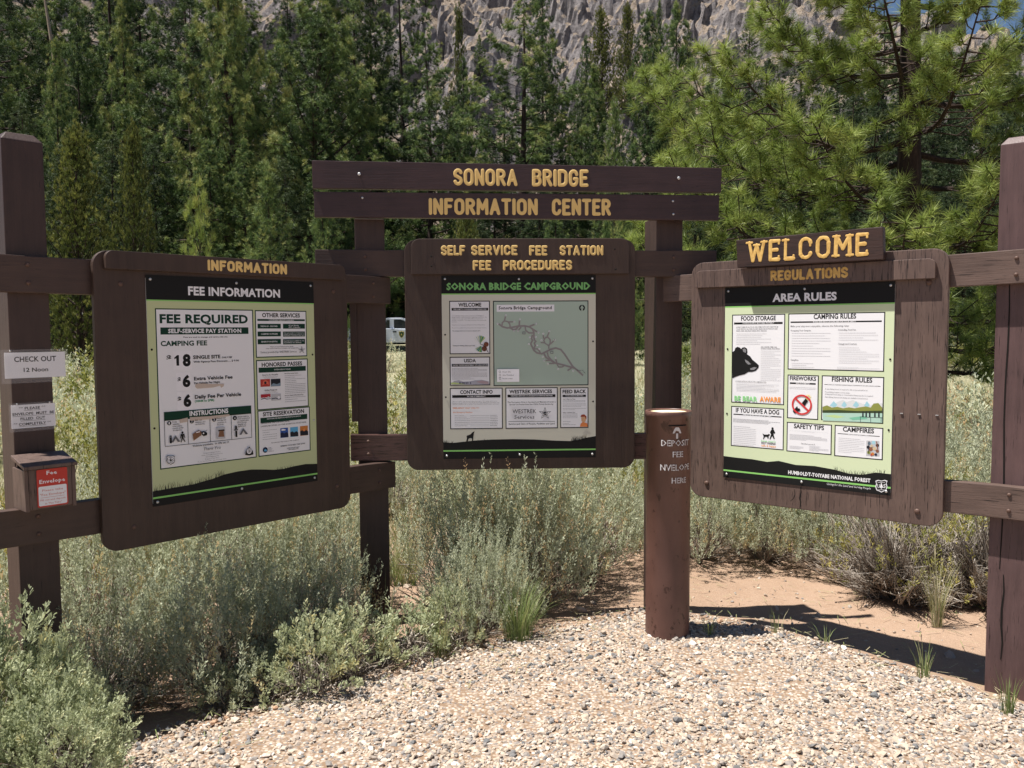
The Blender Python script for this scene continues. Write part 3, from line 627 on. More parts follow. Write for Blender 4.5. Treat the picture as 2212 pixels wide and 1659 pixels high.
('l',[[0.3166,0.2633],[0.3174,0.2484],[0.3298,0.2392],[0.3466,0.243],[0.3569,0.2561],[0.3594,0.2748]],0.008,'road'),
('l',[[0.3348,0.215],[0.3287,0.2391]],0.008,'road'),
('l',[[0.3503,0.2449],[0.3745,0.2443]],0.0072,'road'),
('l',[[0.4085,0.2378],[0.4069,0.2657]],0.0088,'road'),
('l',[[0.4022,0.29],[0.4173,0.2714]],0.008,'road'),
('l',[[0.3613,0.2767],[0.3761,0.2868],[0.3911,0.2824],[0.4024,0.2683]],0.0096,'road'),
('l',[[0.4622,0.2687],[0.4884,0.2588]],0.0088,'road'),
('l',[[0.477,0.283],[0.5013,0.2981]],0.0088,'road'),
('l',[[0.4379,0.2697],[0.4415,0.2902],[0.4582,0.3034],[0.4807,0.3036]],0.008,'road'),
('l',[[0.4769,0.3129],[0.4712,0.3316],[0.4768,0.3428],[0.4673,0.3615],[0.4766,0.3803],[0.484,0.3954],[0.4989,0.4086],[0.5252,0.4144],[0.5477,0.4033],[0.574,0.3904],[0.6003,0.3842],[0.6266,0.3926],[0.6453,0.4153],[0.6678,0.4493],[0.6903,0.4833],[0.7091,0.4986],[0.7448,0.5309]],0.0096,'road'),
('l',[[0.4872,0.3429],[0.4955,0.3467],[0.486,0.3579],[0.4916,0.3692],[0.4841,0.3841],[0.4766,0.3803]],0.0096,'road'),
('l',[[0.484,0.3879],[0.5028,0.388],[0.5158,0.4031],[0.5177,0.4106]],0.0072,'road'),
('l',[[0.5628,0.3884],[0.5628,0.3715],[0.5423,0.3583],[0.5367,0.3432],[0.5461,0.3283],[0.5592,0.3277],[0.5704,0.3397],[0.5704,0.3585],[0.5628,0.3715]],0.0072,'road'),
('l',[[0.5331,0.3151],[0.5367,0.3339]],0.0072,'road'),
('l',[[0.5649,0.3004],[0.5536,0.3265]],0.0072,'road'),
('l',[[0.5892,0.3455],[0.5704,0.3641]],0.0072,'road'),
('l',[[0.5198,0.3544],[0.5366,0.3564]],0.0072,'road'),
('l',[[0.5364,0.4107],[0.5476,0.4334],[0.5663,0.4448],[0.5963,0.4638],[0.6301,0.4716],[0.6639,0.4813],[0.6978,0.4909]],0.0096,'road'),
('l',[[0.5552,0.4071],[0.5589,0.4259],[0.5738,0.4448],[0.5926,0.46]],0.008,'road'),
('l',[[0.5456,0.4502],[0.5738,0.4486]],0.008,'road'),
('l',[[0.5644,0.4654],[0.5925,0.4656]],0.008,'road'),
('l',[[0.5994,0.4431],[0.6057,0.4657]],0.008,'road'),
('l',[[0.6057,0.4695],[0.615,0.4846],[0.6338,0.4848],[0.6451,0.4773]],0.0072,'road'),
('l',[[0.662,0.5038],[0.6827,0.4908]],0.008,'road'),
('c',0.3363,0.2097,0.0049,'w2'),
('t', '16', 0.3327, 0.3399, 0.213, 0.0064, 'k', 1, 0),
('c',0.3812,0.2439,0.0049,'w2'),
('t', '15', 0.3777, 0.3848, 0.2472, 0.0064, 'k', 1, 0),
('c',0.4108,0.2307,0.0049,'w2'),
('t', '12', 0.4072, 0.4143, 0.2339, 0.0065, 'k', 1, 0),
('c',0.2924,0.2539,0.0049,'w2'),
('t', '17', 0.2888, 0.2959, 0.2571, 0.0065, 'k', 1, 0),
('c',0.4966,0.2554,0.0049,'w2'),
('t', '11', 0.493, 0.5002, 0.2587, 0.0065, 'k', 1, 0),
('c',0.3798,0.2928,0.0049,'w2'),
('t', '14', 0.3762, 0.3834, 0.296, 0.0064, 'k', 1, 0),
('c',0.4004,0.293,0.0048,'w2'),
('t', '13', 0.3968, 0.4039, 0.2962, 0.0065, 'k', 1, 0),
('c',0.5084,0.3019,0.0049,'w2'),
('t', '10', 0.5048, 0.512, 0.3051, 0.0065, 'k', 1, 0),
('c',0.4622,0.3266,0.0049,'w2'),
('t', '9', 0.4604, 0.464, 0.3299, 0.0065, 'k', 1, 0),
('c',0.4941,0.325,0.0048,'w2'),
('t', '8', 0.4923, 0.4958, 0.3282, 0.0065, 'k', 1, 0),
('c',0.4572,0.3622,0.0049,'w2'),
('t', '6', 0.4554, 0.459, 0.3654, 0.0065, 'k', 1, 0),
('c',0.5014,0.3685,0.0048,'w2'),
('t', '7', 0.4996, 0.5031, 0.3717, 0.0065, 'k', 1, 0),
('c',0.5125,0.3873,0.0049,'w2'),
('t', '5', 0.5107, 0.5143, 0.3906, 0.0064, 'k', 1, 0),
('c',0.5661,0.2948,0.0049,'w2'),
('t', '2', 0.5643, 0.5679, 0.298, 0.0065, 'k', 1, 0),
('c',0.5338,0.3077,0.0049,'w2'),
('t', '3', 0.532, 0.5356, 0.3109, 0.0065, 'k', 1, 0),
('c',0.5236,0.3424,0.0048,'w2'),
('t', '4', 0.5218, 0.5253, 0.3456, 0.0064, 'k', 1, 0),
('c',0.5937,0.3406,0.0049,'w2'),
('t', '1', 0.5919, 0.5955, 0.3439, 0.0065, 'k', 1, 0),
('c',0.5303,0.4295,0.0049,'w2'),
('t', 'H', 0.5285, 0.5321, 0.4327, 0.0065, 'k', 1, 0),
('c',0.5374,0.4502,0.0049,'w2'),
('t', '18', 0.5338, 0.541, 0.4534, 0.0065, 'k', 1, 0),
('c',0.5568,0.4673,0.0049,'w2'),
('t', '20', 0.5533, 0.5604, 0.4705, 0.0065, 'k', 1, 0),
('c',0.5986,0.436,0.0049,'w2'),
('t', '21', 0.595, 0.6022, 0.4392, 0.0065, 'k', 1, 0),
('c',0.6112,0.4955,0.0049,'w2'),
('t', '22', 0.6077, 0.6148, 0.4988, 0.0065, 'k', 1, 0),
('c',0.6917,0.506,0.0049,'w2'),
('t', '23', 0.6882, 0.6953, 0.5092, 0.0065, 'k', 1, 0),
('r',0.4233,0.2959,0.4394,0.3106,'gy2'),
('r',0.4273,0.3,0.4354,0.3065,'map'),
('r',0.5704,0.3992,0.5866,0.4139,'gy2'),
('r',0.5744,0.4033,0.5825,0.4098,'map'),
('t', 'To Hwy 108', 0.7118, 0.7461, 0.5059, 0.0057, 'k2', 0, 0),
('l',[[0.7461,0.5085],[0.7559,0.5199]],0.0018,'k'),
('r',0.2874,0.4934,0.4054,0.561,'w2'),
('c',0.3027,0.5073,0.0057,'gy2'),
('c',0.3027,0.5073,0.004,'w2'),
('c',0.3026,0.5243,0.0056,'gy2'),
('c',0.3026,0.5243,0.004,'w2'),
('r',0.2976,0.5357,0.3089,0.5479,'gy2'),
('r',0.3,0.5381,0.3065,0.5455,'w2'),
('t', 'Host Site', 0.3172, 0.3619, 0.5116, 0.0081, 'gy2', 0, 0),
('t', 'Site Number', 0.3171, 0.378, 0.5288, 0.0081, 'gy2', 0, 0),
('t', 'Restrooms', 0.317, 0.3698, 0.5466, 0.0081, 'gy2', 0, 0),
 ]),
 ('contact_notice',[
('r',0.0373,0.5919,0.3168,0.8106,'k'),
('r',0.0421,0.5967,0.312,0.8058,'w'),
('t', 'CONTACT INFO', 0.0919, 0.2637, 0.6224, 0.0179, 'k', 3, 0),
('r',0.0498,0.6293,0.3049,0.6439,'k'),
('t', 'IN CASE OF EMERGENCY', 0.129, 0.2263, 0.6395, 0.0065, 'w', 1, 0),
('t', 'When you call for help, be sure to give your location. This campground is on the', 0.0502, 0.2877, 0.6654, 0.0049, 'gy2', 0, 0),
('t', 'Bridgeport Ranger District of the Humboldt-Toiyabe National Forest. Please note', 0.051, 0.2982, 0.6736, 0.0048, 'gy2', 1, 0),
('t', 'that your cell phone may not work in some areas due to tower location and terrain.', 0.0509, 0.2974, 0.6809, 0.0049, 'gy2', 0, 0),
('t', 'EMERGENCY ONLY CALL 911', 0.0523, 0.1908, 0.7024, 0.0081, 'org', 1, 0),
('t', 'Non Emergency Numbers', 0.0528, 0.1557, 0.7243, 0.0065, 'org', 1, 0),
('g',0.0624,0.7344,0.1434,0.7426,1,'gy2'),
('l',[[0.1443,0.7385],[0.2465,0.7396]],0.001,'gy2'),
('g',0.2498,0.7355,0.2896,0.7424,1,'k2'),
('g',0.0623,0.7436,0.1433,0.7518,1,'gy2'),
('l',[[0.1442,0.7477],[0.2465,0.7488]],0.001,'gy2'),
('g',0.2498,0.7447,0.2895,0.7517,1,'k2'),
('g',0.0622,0.7529,0.1432,0.761,1,'gy2'),
('l',[[0.1441,0.757],[0.2464,0.758]],0.001,'gy2'),
('g',0.2497,0.754,0.2895,0.7609,1,'k2'),
('g',0.0621,0.7621,0.1431,0.7703,1,'gy2'),
('l',[[0.144,0.7662],[0.2463,0.7672]],0.001,'gy2'),
('g',0.2496,0.7632,0.2894,0.7701,1,'k2'),
('g',0.0621,0.7713,0.1431,0.7795,1,'gy2'),
('l',[[0.1439,0.7754],[0.2462,0.7765]],0.001,'gy2'),
('g',0.2495,0.7724,0.2893,0.7794,1,'k2'),
('g',0.0619,0.7805,0.143,0.7887,1,'gy2'),
('l',[[0.1438,0.7846],[0.2462,0.7857]],0.001,'gy2'),
('g',0.2495,0.7817,0.2893,0.7886,1,'k2'),
('g',0.0619,0.7897,0.1429,0.7979,1,'gy2'),
('l',[[0.1437,0.7939],[0.2461,0.7949]],0.001,'gy2'),
('g',0.2494,0.7909,0.2892,0.7979,1,'k2'),
 ]),
 ('operator_notice',[
('r',0.3313,0.592,0.6098,0.8113,'k'),
('r',0.3361,0.5968,0.605,0.8065,'w'),
('t', 'WESTREK SERVICES', 0.3522, 0.5794, 0.6226, 0.0179, 'k', 3, 0),
('r',0.3424,0.6296,0.5973,0.6442,'k'),
('t', 'WESTREK SERVICES IS A RECREATION SERVICE PARTNER', 0.3594, 0.5826, 0.6398, 0.0065, 'w', 1, 0),
('t', 'This Recreation Area is Operated and Maintained under a', 0.3421, 0.598, 0.6732, 0.0074, 'k2', 1, 0),
('t', 'Special Use Permit from the USDA Forest Service by:', 0.3526, 0.5873, 0.6854, 0.0073, 'k2', 1, 0),
('t', 'WESTREK', 0.3686, 0.4949, 0.7292, 0.0212, 'k', 0, 0),
('t', 'Services', 0.3782, 0.485, 0.7586, 0.0197, 'k', 0, 0),
('p',[[0.5416,0.6967],[0.5495,0.72],[0.5741,0.7208],[0.5545,0.7355],[0.5615,0.7591],[0.5414,0.7448],[0.5212,0.7587],[0.5284,0.7352],[0.5089,0.7201],[0.5334,0.7199]],'k'),
('p',[[0.5415,0.7029],[0.5481,0.722],[0.5682,0.7226],[0.5521,0.7347],[0.5579,0.754],[0.5414,0.7423],[0.5248,0.7537],[0.5307,0.7345],[0.5148,0.7221],[0.5349,0.7219]],'w'),
('p',[[0.5415,0.7122],[0.5459,0.725],[0.5594,0.7254],[0.5486,0.7335],[0.5525,0.7465],[0.5414,0.7386],[0.5303,0.7463],[0.5343,0.7333],[0.5235,0.7251],[0.537,0.7249]],'k'),
('l',[[0.5071,0.7342],[0.5277,0.7378],[0.5517,0.7295],[0.5758,0.728]],0.0015,'w'),
('l',[[0.3464,0.7724],[0.5944,0.7742]],0.002,'k'),
('t', 'Service and Care of People, Facilities and Land', 0.3479, 0.5919, 0.7901, 0.009, 'k', 1, 0),
 ]),
 ('feedback_notice',[
('r',0.6227,0.5938,0.7737,0.8105,'k'),
('r',0.6275,0.5986,0.7689,0.8057,'w'),
('t', 'FEED BACK', 0.6357, 0.7607, 0.6246, 0.0179, 'k', 3, 0),
('r',0.6357,0.6331,0.7599,0.6449,'k'),
('t', 'YOUR OPINION MATTERS', 0.6503, 0.746, 0.6418, 0.0065, 'w', 1, 0),
('t', 'Tell Us What You Think', 0.6364, 0.7034, 0.6596, 0.0057, 'k2', 1, 0),
('g',0.6364,0.6617,0.7574,0.6743,2,'gy2'),
('g',0.6364,0.6788,0.7607,0.6997,3,'gy2'),
('g',0.6363,0.7034,0.7607,0.7177,2,'gy2'),
('t', 'Visitor Comment Card', 0.6362, 0.7017, 0.7299, 0.0058, 'k2', 1, 0),
('g',0.6362,0.732,0.7156,0.7599,4,'gy2'),
('g',0.6361,0.7738,0.6828,0.7792,1,'gy2'),
('g',0.6361,0.7845,0.7073,0.7959,2,'gy2'),
('p',[[0.7303,0.7518],[0.7361,0.7404],[0.7508,0.7381],[0.7631,0.7489],[0.7631,0.7669],[0.7574,0.7603],[0.7541,0.7504],[0.7377,0.7519]],'red4'),
('p',[[0.7344,0.7535],[0.7541,0.7504],[0.7606,0.7644],[0.7557,0.7783],[0.7459,0.7832],[0.736,0.7748]],'skin'),
('p',[[0.7278,0.8043],[0.7311,0.7896],[0.7409,0.7798],[0.7541,0.7816],[0.7672,0.7867],[0.7696,0.8047]],'org'),
 ]),
 ('silhouette',[
('p',[[0,0.8799],[0.0503,0.8838],[0.1072,0.8779],[0.1723,0.872],[0.2537,0.868],[0.3678,0.8669],[0.482,0.8698],[0.5966,0.8776],[0.6785,0.881],[0.7195,0.8749],[0.7606,0.8638],[0.8124,0.8554],[0.8124,0.97],[0,0.97]],'k'),
('r',0,0.9223,0.8124,0.9303,'lg'),
('p',[[0.121,0.878],[0.1253,0.8584],[0.1229,0.8518],[0.1262,0.8453],[0.1384,0.8414],[0.1466,0.8374],[0.1532,0.8293],[0.163,0.8237],[0.167,0.8245],[0.1629,0.8326],[0.1611,0.8441],[0.1594,0.8572],[0.1576,0.8768],[0.1527,0.8767],[0.152,0.8603],[0.1431,0.8586],[0.1333,0.8634],[0.13,0.8765],[0.1251,0.8772]],'k'),
('grass',[[-0.0024,0.8799],[0.0503,0.8838]],24,0.018,'k'),
('grass',[[0.6785,0.881],[0.7195,0.8749],[0.7606,0.8638]],60,0.032,'k'),
('grass',[[0.1723,0.872],[0.2537,0.868]],10,0.01,'k'),
 ]),
],
'R':[
 ('headline',[
('r',0,0,0.8124,0.0946,'k'),
('r',0,0.0946,0.8124,0.1006,'lg'),
('t', 'AREA RULES', 0.2478, 0.5564, 0.0758, 0.0352, 'w', 4, 0),
 ]),
 ('food_notice',[
('r',0.0387,0.1364,0.3131,0.5825,'k'),
('r',0.0435,0.1412,0.3083,0.5777,'w'),
('t', 'FOOD STORAGE', 0.0868, 0.2663, 0.1669, 0.021, 'k', 3, 0),
('r',0.0494,0.1758,0.3007,0.186,'k'),
('t', 'YOUR FOOD MUST BE STORED PROPERLY!', 0.094, 0.2569, 0.1839, 0.0086, 'w', 1, 0),
('t', 'ALWAYS REMOVE ALL FOOD AND ITEMS WITH ANY SCENT FROM', 0.0619, 0.2782, 0.2026, 0.0057, 'gy2', 1, 0),
('t', 'YOUR VEHICLE, ALL YEAR ROUND. BEARS ARE ACTIVE DAY AND', 0.062, 0.2764, 0.212, 0.0058, 'gy2', 1, 0),
('t', 'NIGHT, AND CAN EASILY BREAK INTO VEHICLES.', 0.0621, 0.2218, 0.2214, 0.0058, 'gy2', 1, 0),
('g',0.0632,0.2296,0.2459,0.2898,7,'gy3'),
('t', 'ANY SCENTED ITEMS CAN', 0.1917, 0.2729, 0.3011, 0.0056, 'gy2', 1, 0),
('t', 'ATTRACT BEARS, INCLUDING:', 0.1918, 0.2902, 0.3094, 0.0057, 'gy2', 1, 0),
('g',0.1929,0.3146,0.2944,0.4678,17,'gy3'),
('p',[[0.0428,0.3257],[0.054,0.3178],[0.0579,0.3044],[0.0701,0.2985],[0.0843,0.3032],[0.0884,0.3099],[0.0964,0.3021],[0.1085,0.3001],[0.1206,0.3077],[0.1228,0.3248],[0.1189,0.3343],[0.137,0.3455],[0.1491,0.3624],[0.1711,0.3791],[0.1831,0.3902],[0.1812,0.4016],[0.1676,0.417],[0.1479,0.4232],[0.128,0.4238],[0.1101,0.4357],[0.0778,0.4443],[0.0596,0.4506],[0.0443,0.4588]],'k'),
('p',[[0.0965,0.3098],[0.1085,0.3059],[0.1167,0.3153],[0.1148,0.3287],[0.1007,0.3231]],'gy2'),
('p',[[0.1092,0.3612],[0.1273,0.3704],[0.1425,0.3853],[0.1275,0.3875],[0.1134,0.3745]],'gy2'),
('p',[[0.1377,0.4064],[0.1595,0.3983],[0.1734,0.4017],[0.1577,0.4135],[0.1398,0.4139]],'gy2'),
('t', 'IF A BEAR APPROACHES IN THE CAMPGROUND:', 0.0619, 0.2233, 0.4752, 0.0057, 'gy2', 1, 0),
('g',0.066,0.4812,0.2856,0.5222,6,'gy3'),
('t', 'BE BEAR', 0.0558, 0.1775, 0.571, 0.0232, 'bg1', 3, 0),
('t', 'AWARE', 0.1893, 0.2967, 0.5682, 0.0228, 'org3', 3, 0),
 ]),
 ('dog_notice',[
('r',0.0387,0.5995,0.3144,0.8049,'k'),
('r',0.0435,0.6043,0.3096,0.8001,'w'),
('t', 'IF YOU HAVE A DOG', 0.0637, 0.2899, 0.6299, 0.0212, 'k', 3, 0),
('r',0.0514,0.6386,0.3016,0.6438,'k'),
('t', 'KEEP YOUR PET SECURE AT ALL TIMES', 0.1025, 0.2508, 0.6466, 0.0077, 'w', 1, 0),
('g',0.0507,0.662,0.2936,0.6827,4,'gy2'),
('g',0.0531,0.6988,0.1725,0.8008,11,'gy3'),
('c',0.2573,0.7002,0.0058,'k'),
('p',[[0.2516,0.7063],[0.2632,0.7055],[0.2711,0.72],[0.2693,0.7267],[0.2634,0.7224],[0.2636,0.7337],[0.2696,0.7503],[0.2639,0.7526],[0.2559,0.7381],[0.2465,0.7558],[0.2426,0.7542],[0.25,0.731],[0.2441,0.7201]],'k'),
('p',[[0.2061,0.7285],[0.215,0.7335],[0.2326,0.7323],[0.2403,0.7279],[0.2452,0.7332],[0.2385,0.7394],[0.2367,0.7528],[0.2328,0.7531],[0.2308,0.7438],[0.2191,0.7446],[0.2133,0.7565],[0.2094,0.7568],[0.2122,0.7433],[0.2092,0.7359]],'k'),
('t', "keep man's", 0.2007, 0.2737, 0.7698, 0.0095, 'bg1', 1, 0),
('t', 'BEST FRIEND', 0.2009, 0.2748, 0.7807, 0.0096, 'k2', 1, 0),
('t', 'safe & happy', 0.2011, 0.275, 0.793, 0.0095, 'org3', 1, 0),
 ]),
 ('camping_notice',[
('r',0.3282,0.1359,0.7732,0.407,'k'),
('r',0.333,0.1407,0.7684,0.4022,'w'),
('t', 'CAMPING RULES', 0.4508, 0.6463, 0.1638, 0.0216, 'k', 3, 0),
('r',0.34,0.1745,0.7588,0.1813,'k'),
('t', 'RULES AND REGULATIONS ARE FOR YOUR SAFETY', 0.4493, 0.6466, 0.1819, 0.0081, 'w', 1, 0),
('t', 'Make your stay more enjoyable, observe the following rules:', 0.3404, 0.6155, 0.2014, 0.0082, 'gy2', 1, 0),
('t', 'Occupying Your Campsite', 0.3407, 0.4391, 0.2216, 0.0073, 'gy2', 1, 0),
('g',0.3473,0.2268,0.5323,0.348,10,'gy3'),
('t', 'Campfires', 0.3428, 0.3809, 0.3634, 0.0074, 'gy2', 1, 0),
('g',0.3495,0.3719,0.5093,0.3995,3,'gy3'),
('t', 'Controlling Your Pets', 0.5659, 0.6465, 0.219, 0.0071, 'gy2', 1, 0),
('g',0.5703,0.2259,0.745,0.2697,4,'gy3'),
('t', 'Campground Courtesy', 0.5671, 0.652, 0.2842, 0.0071, 'gy2', 1, 0),
('g',0.5716,0.2932,0.7505,0.3748,8,'gy3'),
('g',0.5645,0.3875,0.7526,0.3989,3,'gy3'),
 ]),
 ('fireworks_notice',[
('r',0.3288,0.4315,0.4803,0.6448,'k'),
('r',0.3336,0.4363,0.4755,0.64,'w'),
('t', 'FIREWORKS', 0.3405, 0.4673, 0.4578, 0.0185, 'k', 3, 0),
('r',0.3407,0.469,0.4658,0.4766,'k'),
('t', 'ARE PROHIBITED', 0.3697, 0.4377, 0.4761, 0.0074, 'w', 1, 0),
('g',0.3391,0.4894,0.4654,0.5029,2,'gy3'),
('p',[[0.4375,0.5365],[0.4487,0.5382],[0.4376,0.5409]],'yel'),
('p',[[0.4377,0.5403],[0.4465,0.5474],[0.4356,0.5441]],'yel'),
('p',[[0.436,0.5437],[0.4399,0.5544],[0.4323,0.5461]],'yel'),
('p',[[0.4328,0.5459],[0.4309,0.5573],[0.4285,0.5461]],'yel'),
('p',[[0.429,0.5462],[0.4217,0.5553],[0.4253,0.5442]],'yel'),
('p',[[0.4257,0.5446],[0.4149,0.5489],[0.4235,0.541]],'yel'),
('p',[[0.4236,0.5415],[0.4123,0.5398],[0.4235,0.5372]],'yel'),
('p',[[0.4234,0.5377],[0.4146,0.5306],[0.4255,0.5339]],'yel'),
('p',[[0.4251,0.5343],[0.4212,0.5236],[0.4288,0.532]],'yel'),
('p',[[0.4283,0.5321],[0.4303,0.5208],[0.4326,0.5319]],'yel'),
('p',[[0.4321,0.5318],[0.4394,0.5228],[0.4358,0.5338]],'yel'),
('p',[[0.4354,0.5334],[0.4462,0.5292],[0.4376,0.5371]],'yel'),
('p',[[0.4007,0.567],[0.4188,0.5441],[0.4318,0.5563],[0.4228,0.5677],[0.4121,0.5848],[0.4082,0.574]],'k'),
('p',[[0.3568,0.6081],[0.3682,0.6204],[0.3957,0.6022],[0.3901,0.5933],[0.3826,0.5937],[0.3788,0.5828]],'k'),
('ring',0.4009,0.5753,0.0493,0.0085,'red5'),
('l',[[0.3661,0.5429],[0.4362,0.6055]],0.0085,'red5'),
 ]),
 ('fishing_notice',[
('r',0.4938,0.4305,0.7748,0.6437,'k'),
('r',0.4986,0.4353,0.77,0.6389,'w'),
('t', 'FISHING RULES', 0.5413, 0.7232, 0.4578, 0.0206, 'k', 3, 0),
('r',0.507,0.4724,0.7591,0.4748,'k'),
('t', 'A FISHING LICENSE IS REQUIRED TO FISH IN THIS FOREST', 0.5213, 0.7492, 0.4766, 0.0081, 'w', 1, 0),
('t', 'A state fishing license is required to fish in this national forest.', 0.5101, 0.7049, 0.4976, 0.0063, 'gy2', 0, 0),
('t', 'Trout fishing requires a trout stamp.', 0.5103, 0.6248, 0.5118, 0.0063, 'gy2', 0, 0),
('t', 'A National Forest Stamp or Conservation Stamp may also be required.', 0.5105, 0.7286, 0.522, 0.0063, 'gy2', 0, 0),
('t', 'State fishing licenses and stamps are available at local stores.', 0.5108, 0.7056, 0.535, 0.0063, 'gy2', 0, 0),
('p',[[0.4999,0.582],[0.5433,0.5743],[0.5693,0.5533],[0.5952,0.5431],[0.6126,0.5512],[0.6381,0.5411],[0.6809,0.5558],[0.7145,0.5628],[0.7688,0.5488],[0.7696,0.5903],[0.5002,0.5983]],'mtb'),
('p',[[0.5344,0.5721],[0.5517,0.5506],[0.5695,0.5676],[0.5557,0.5808]],'blu4'),
('p',[[0.587,0.5694],[0.5996,0.5482],[0.6129,0.5654],[0.6027,0.5783]],'blu4'),
('p',[[0.6386,0.5667],[0.6532,0.5457],[0.6683,0.5625],[0.6567,0.5755]],'blu4'),
('p',[[0.6895,0.5641],[0.7016,0.5433],[0.7145,0.5602],[0.7047,0.5729]],'blu4'),
('p',[[0.4999,0.5802],[0.5211,0.5719],[0.5434,0.5815],[0.5697,0.5765],[0.5959,0.5823],[0.6217,0.5756],[0.6474,0.5795],[0.6728,0.5729],[0.6979,0.568],[0.7189,0.5722],[0.731,0.5532],[0.7516,0.5496],[0.7642,0.5646],[0.7692,0.5695],[0.7697,0.5938],[0.5003,0.6055]],'olv'),
('p',[[0.5002,0.5965],[0.5699,0.5908],[0.6562,0.5914],[0.7695,0.5834],[0.7697,0.5955],[0.5004,0.6091]],'drk2'),
('p',[[0.5013,0.6091],[0.7697,0.5955],[0.7706,0.6388],[0.5019,0.6453]],'wat'),
('p',[[0.5087,0.6231],[0.5528,0.6151],[0.6052,0.621],[0.5706,0.6302]],'lim'),
('p',[[0.6226,0.6253],[0.6904,0.6123],[0.7074,0.6254],[0.6399,0.6348]],'mg4'),
('l',[[0.6719,0.6178],[0.7702,0.6163]],0.002,'drk'),
('l',[[0.6745,0.6186],[0.6749,0.6415]],0.0018,'drk'),
('l',[[0.7198,0.6158],[0.7202,0.6386]],0.0018,'drk'),
('l',[[0.7652,0.6131],[0.7656,0.6357]],0.0018,'drk'),
('p',[[0.6821,0.6181],[0.6825,0.5952],[0.6866,0.5915],[0.6884,0.5984],[0.6888,0.6186]],'drk'),
('p',[[0.6964,0.6173],[0.6968,0.5944],[0.7009,0.5907],[0.7027,0.5976],[0.7031,0.6177]],'drk'),
('p',[[0.7123,0.6163],[0.7126,0.5935],[0.7167,0.5898],[0.7185,0.5967],[0.7189,0.6168]],'drk'),
('p',[[0.7347,0.6149],[0.7351,0.5922],[0.7391,0.5885],[0.7409,0.5954],[0.7413,0.6154]],'drk'),
('p',[[0.752,0.6139],[0.7524,0.5913],[0.7564,0.5876],[0.7582,0.5944],[0.7586,0.6144]],'drk'),
 ]),
 ('safety_notice',[
('r',0.3285,0.6627,0.5456,0.8077,'k'),
('r',0.3333,0.6675,0.5408,0.8029,'w'),
('t', 'SAFETY TIPS', 0.3637, 0.5089, 0.6911, 0.0204, 'k', 3, 0),
('r',0.3404,0.7038,0.5305,0.704,'k'),
('t', 'IF YOU GET LOST', 0.4039, 0.4678, 0.7081, 0.0074, 'w', 1, 0),
('g',0.3434,0.7204,0.5242,0.7488,6,'gy3'),
('t', 'Stay where you are if...', 0.4002, 0.4706, 0.7665, 0.0065, 'gy2', 1, 0),
('g',0.3443,0.7772,0.4117,0.7929,3,'gy3'),
('g',0.4407,0.7702,0.5312,0.7954,5,'gy3'),
 ]),
 ('campfire_notice',[
('r',0.5581,0.6624,0.7758,0.8107,'k'),
('r',0.5629,0.6672,0.771,0.8059,'w'),
('t', 'CAMPFIRES', 0.5961, 0.7354, 0.6902, 0.0205, 'k', 3, 0),
('r',0.5728,0.7009,0.7605,0.7039,'k'),
('t', 'PREVENT FOREST FIRES', 0.619, 0.714, 0.707, 0.0071, 'w', 1, 0),
('g',0.5775,0.7194,0.6939,0.7927,9,'gy3'),
('p',[[0.7027,0.7258],[0.7592,0.7231],[0.7614,0.7928],[0.7032,0.7963]],'gy3'),
('c',0.7163,0.7379,0.0075,'blu2'),
('c',0.7346,0.7321,0.0082,'blu4'),
('c',0.7514,0.7439,0.0074,'drk'),
('c',0.7117,0.7559,0.0075,'drk'),
('c',0.7227,0.7638,0.0092,'cone3'),
('c',0.7393,0.7597,0.0082,'tan'),
('c',0.7519,0.77,0.0074,'cone3'),
('c',0.7146,0.7794,0.0076,'olv'),
('c',0.7315,0.785,0.0074,'org2'),
('c',0.7456,0.7863,0.0058,'nav'),
('c',0.7257,0.7899,0.0042,'red'),
('c',0.7266,0.7485,0.0058,'tan'),
('l',[[0.7144,0.7267],[0.7139,0.7821]],0.003,'drk'),
('l',[[0.7477,0.7258],[0.7534,0.7612]],0.004,'cone3'),
 ]),
 ('silhouette',[
('p',[[0,0.8603],[0.0724,0.8627],[0.1533,0.863],[0.2324,0.869],[0.2904,0.8588],[0.3757,0.8704],[0.4678,0.8669],[0.5574,0.8745],[0.6274,0.8872],[0.6873,0.8863],[0.7456,0.8696],[0.8124,0.8703],[0.8124,0.97],[0,0.97]],'k'),
('r',0,0.9292,0.8124,0.9372,'lg'),
('grass',[[0.5574,0.8745],[0.6274,0.8872],[0.6873,0.8863],[0.7456,0.8696],[0.8154,0.8703]],60,0.026,'k'),
('t', 'HUMBOLDT-TOIYABE NATIONAL FOREST', 0.3388, 0.7241, 0.9183, 0.0168, 'w', 3, 0),
('t', 'Caring for the Land and Serving People', 0.5241, 0.7256, 0.9509, 0.01, 'w', 0, 0.25),
('p',[[0.7456,0.9083],[0.7574,0.9026],[0.772,0.9045],[0.7863,0.8995],[0.7982,0.9025],[0.7945,0.9145],[0.7987,0.9298],[0.7938,0.9462],[0.7822,0.9525],[0.7731,0.9588],[0.7638,0.9546],[0.7518,0.9511],[0.7461,0.9358],[0.7498,0.9194]],'w'),
('p',[[0.7493,0.9111],[0.7595,0.9062],[0.772,0.9078],[0.7844,0.9035],[0.7946,0.9061],[0.7914,0.9165],[0.7951,0.9299],[0.7909,0.9441],[0.7808,0.9496],[0.773,0.955],[0.765,0.9514],[0.7547,0.9483],[0.7498,0.935],[0.753,0.9208]],'k'),
('t', 'U', 0.7537, 0.7648, 0.9396, 0.0174, 'w', 1, 0),
('t', 'S', 0.7805, 0.7915, 0.9364, 0.0173, 'w', 1, 0),
('p',[[0.7647,0.938],[0.7721,0.912],[0.7805,0.9362]],'w'),
('r',0.7713,0.9373,0.7741,0.9442,'w'),
('l',[[0.7563,0.9143],[0.7879,0.9109]],0.0015,'w'),
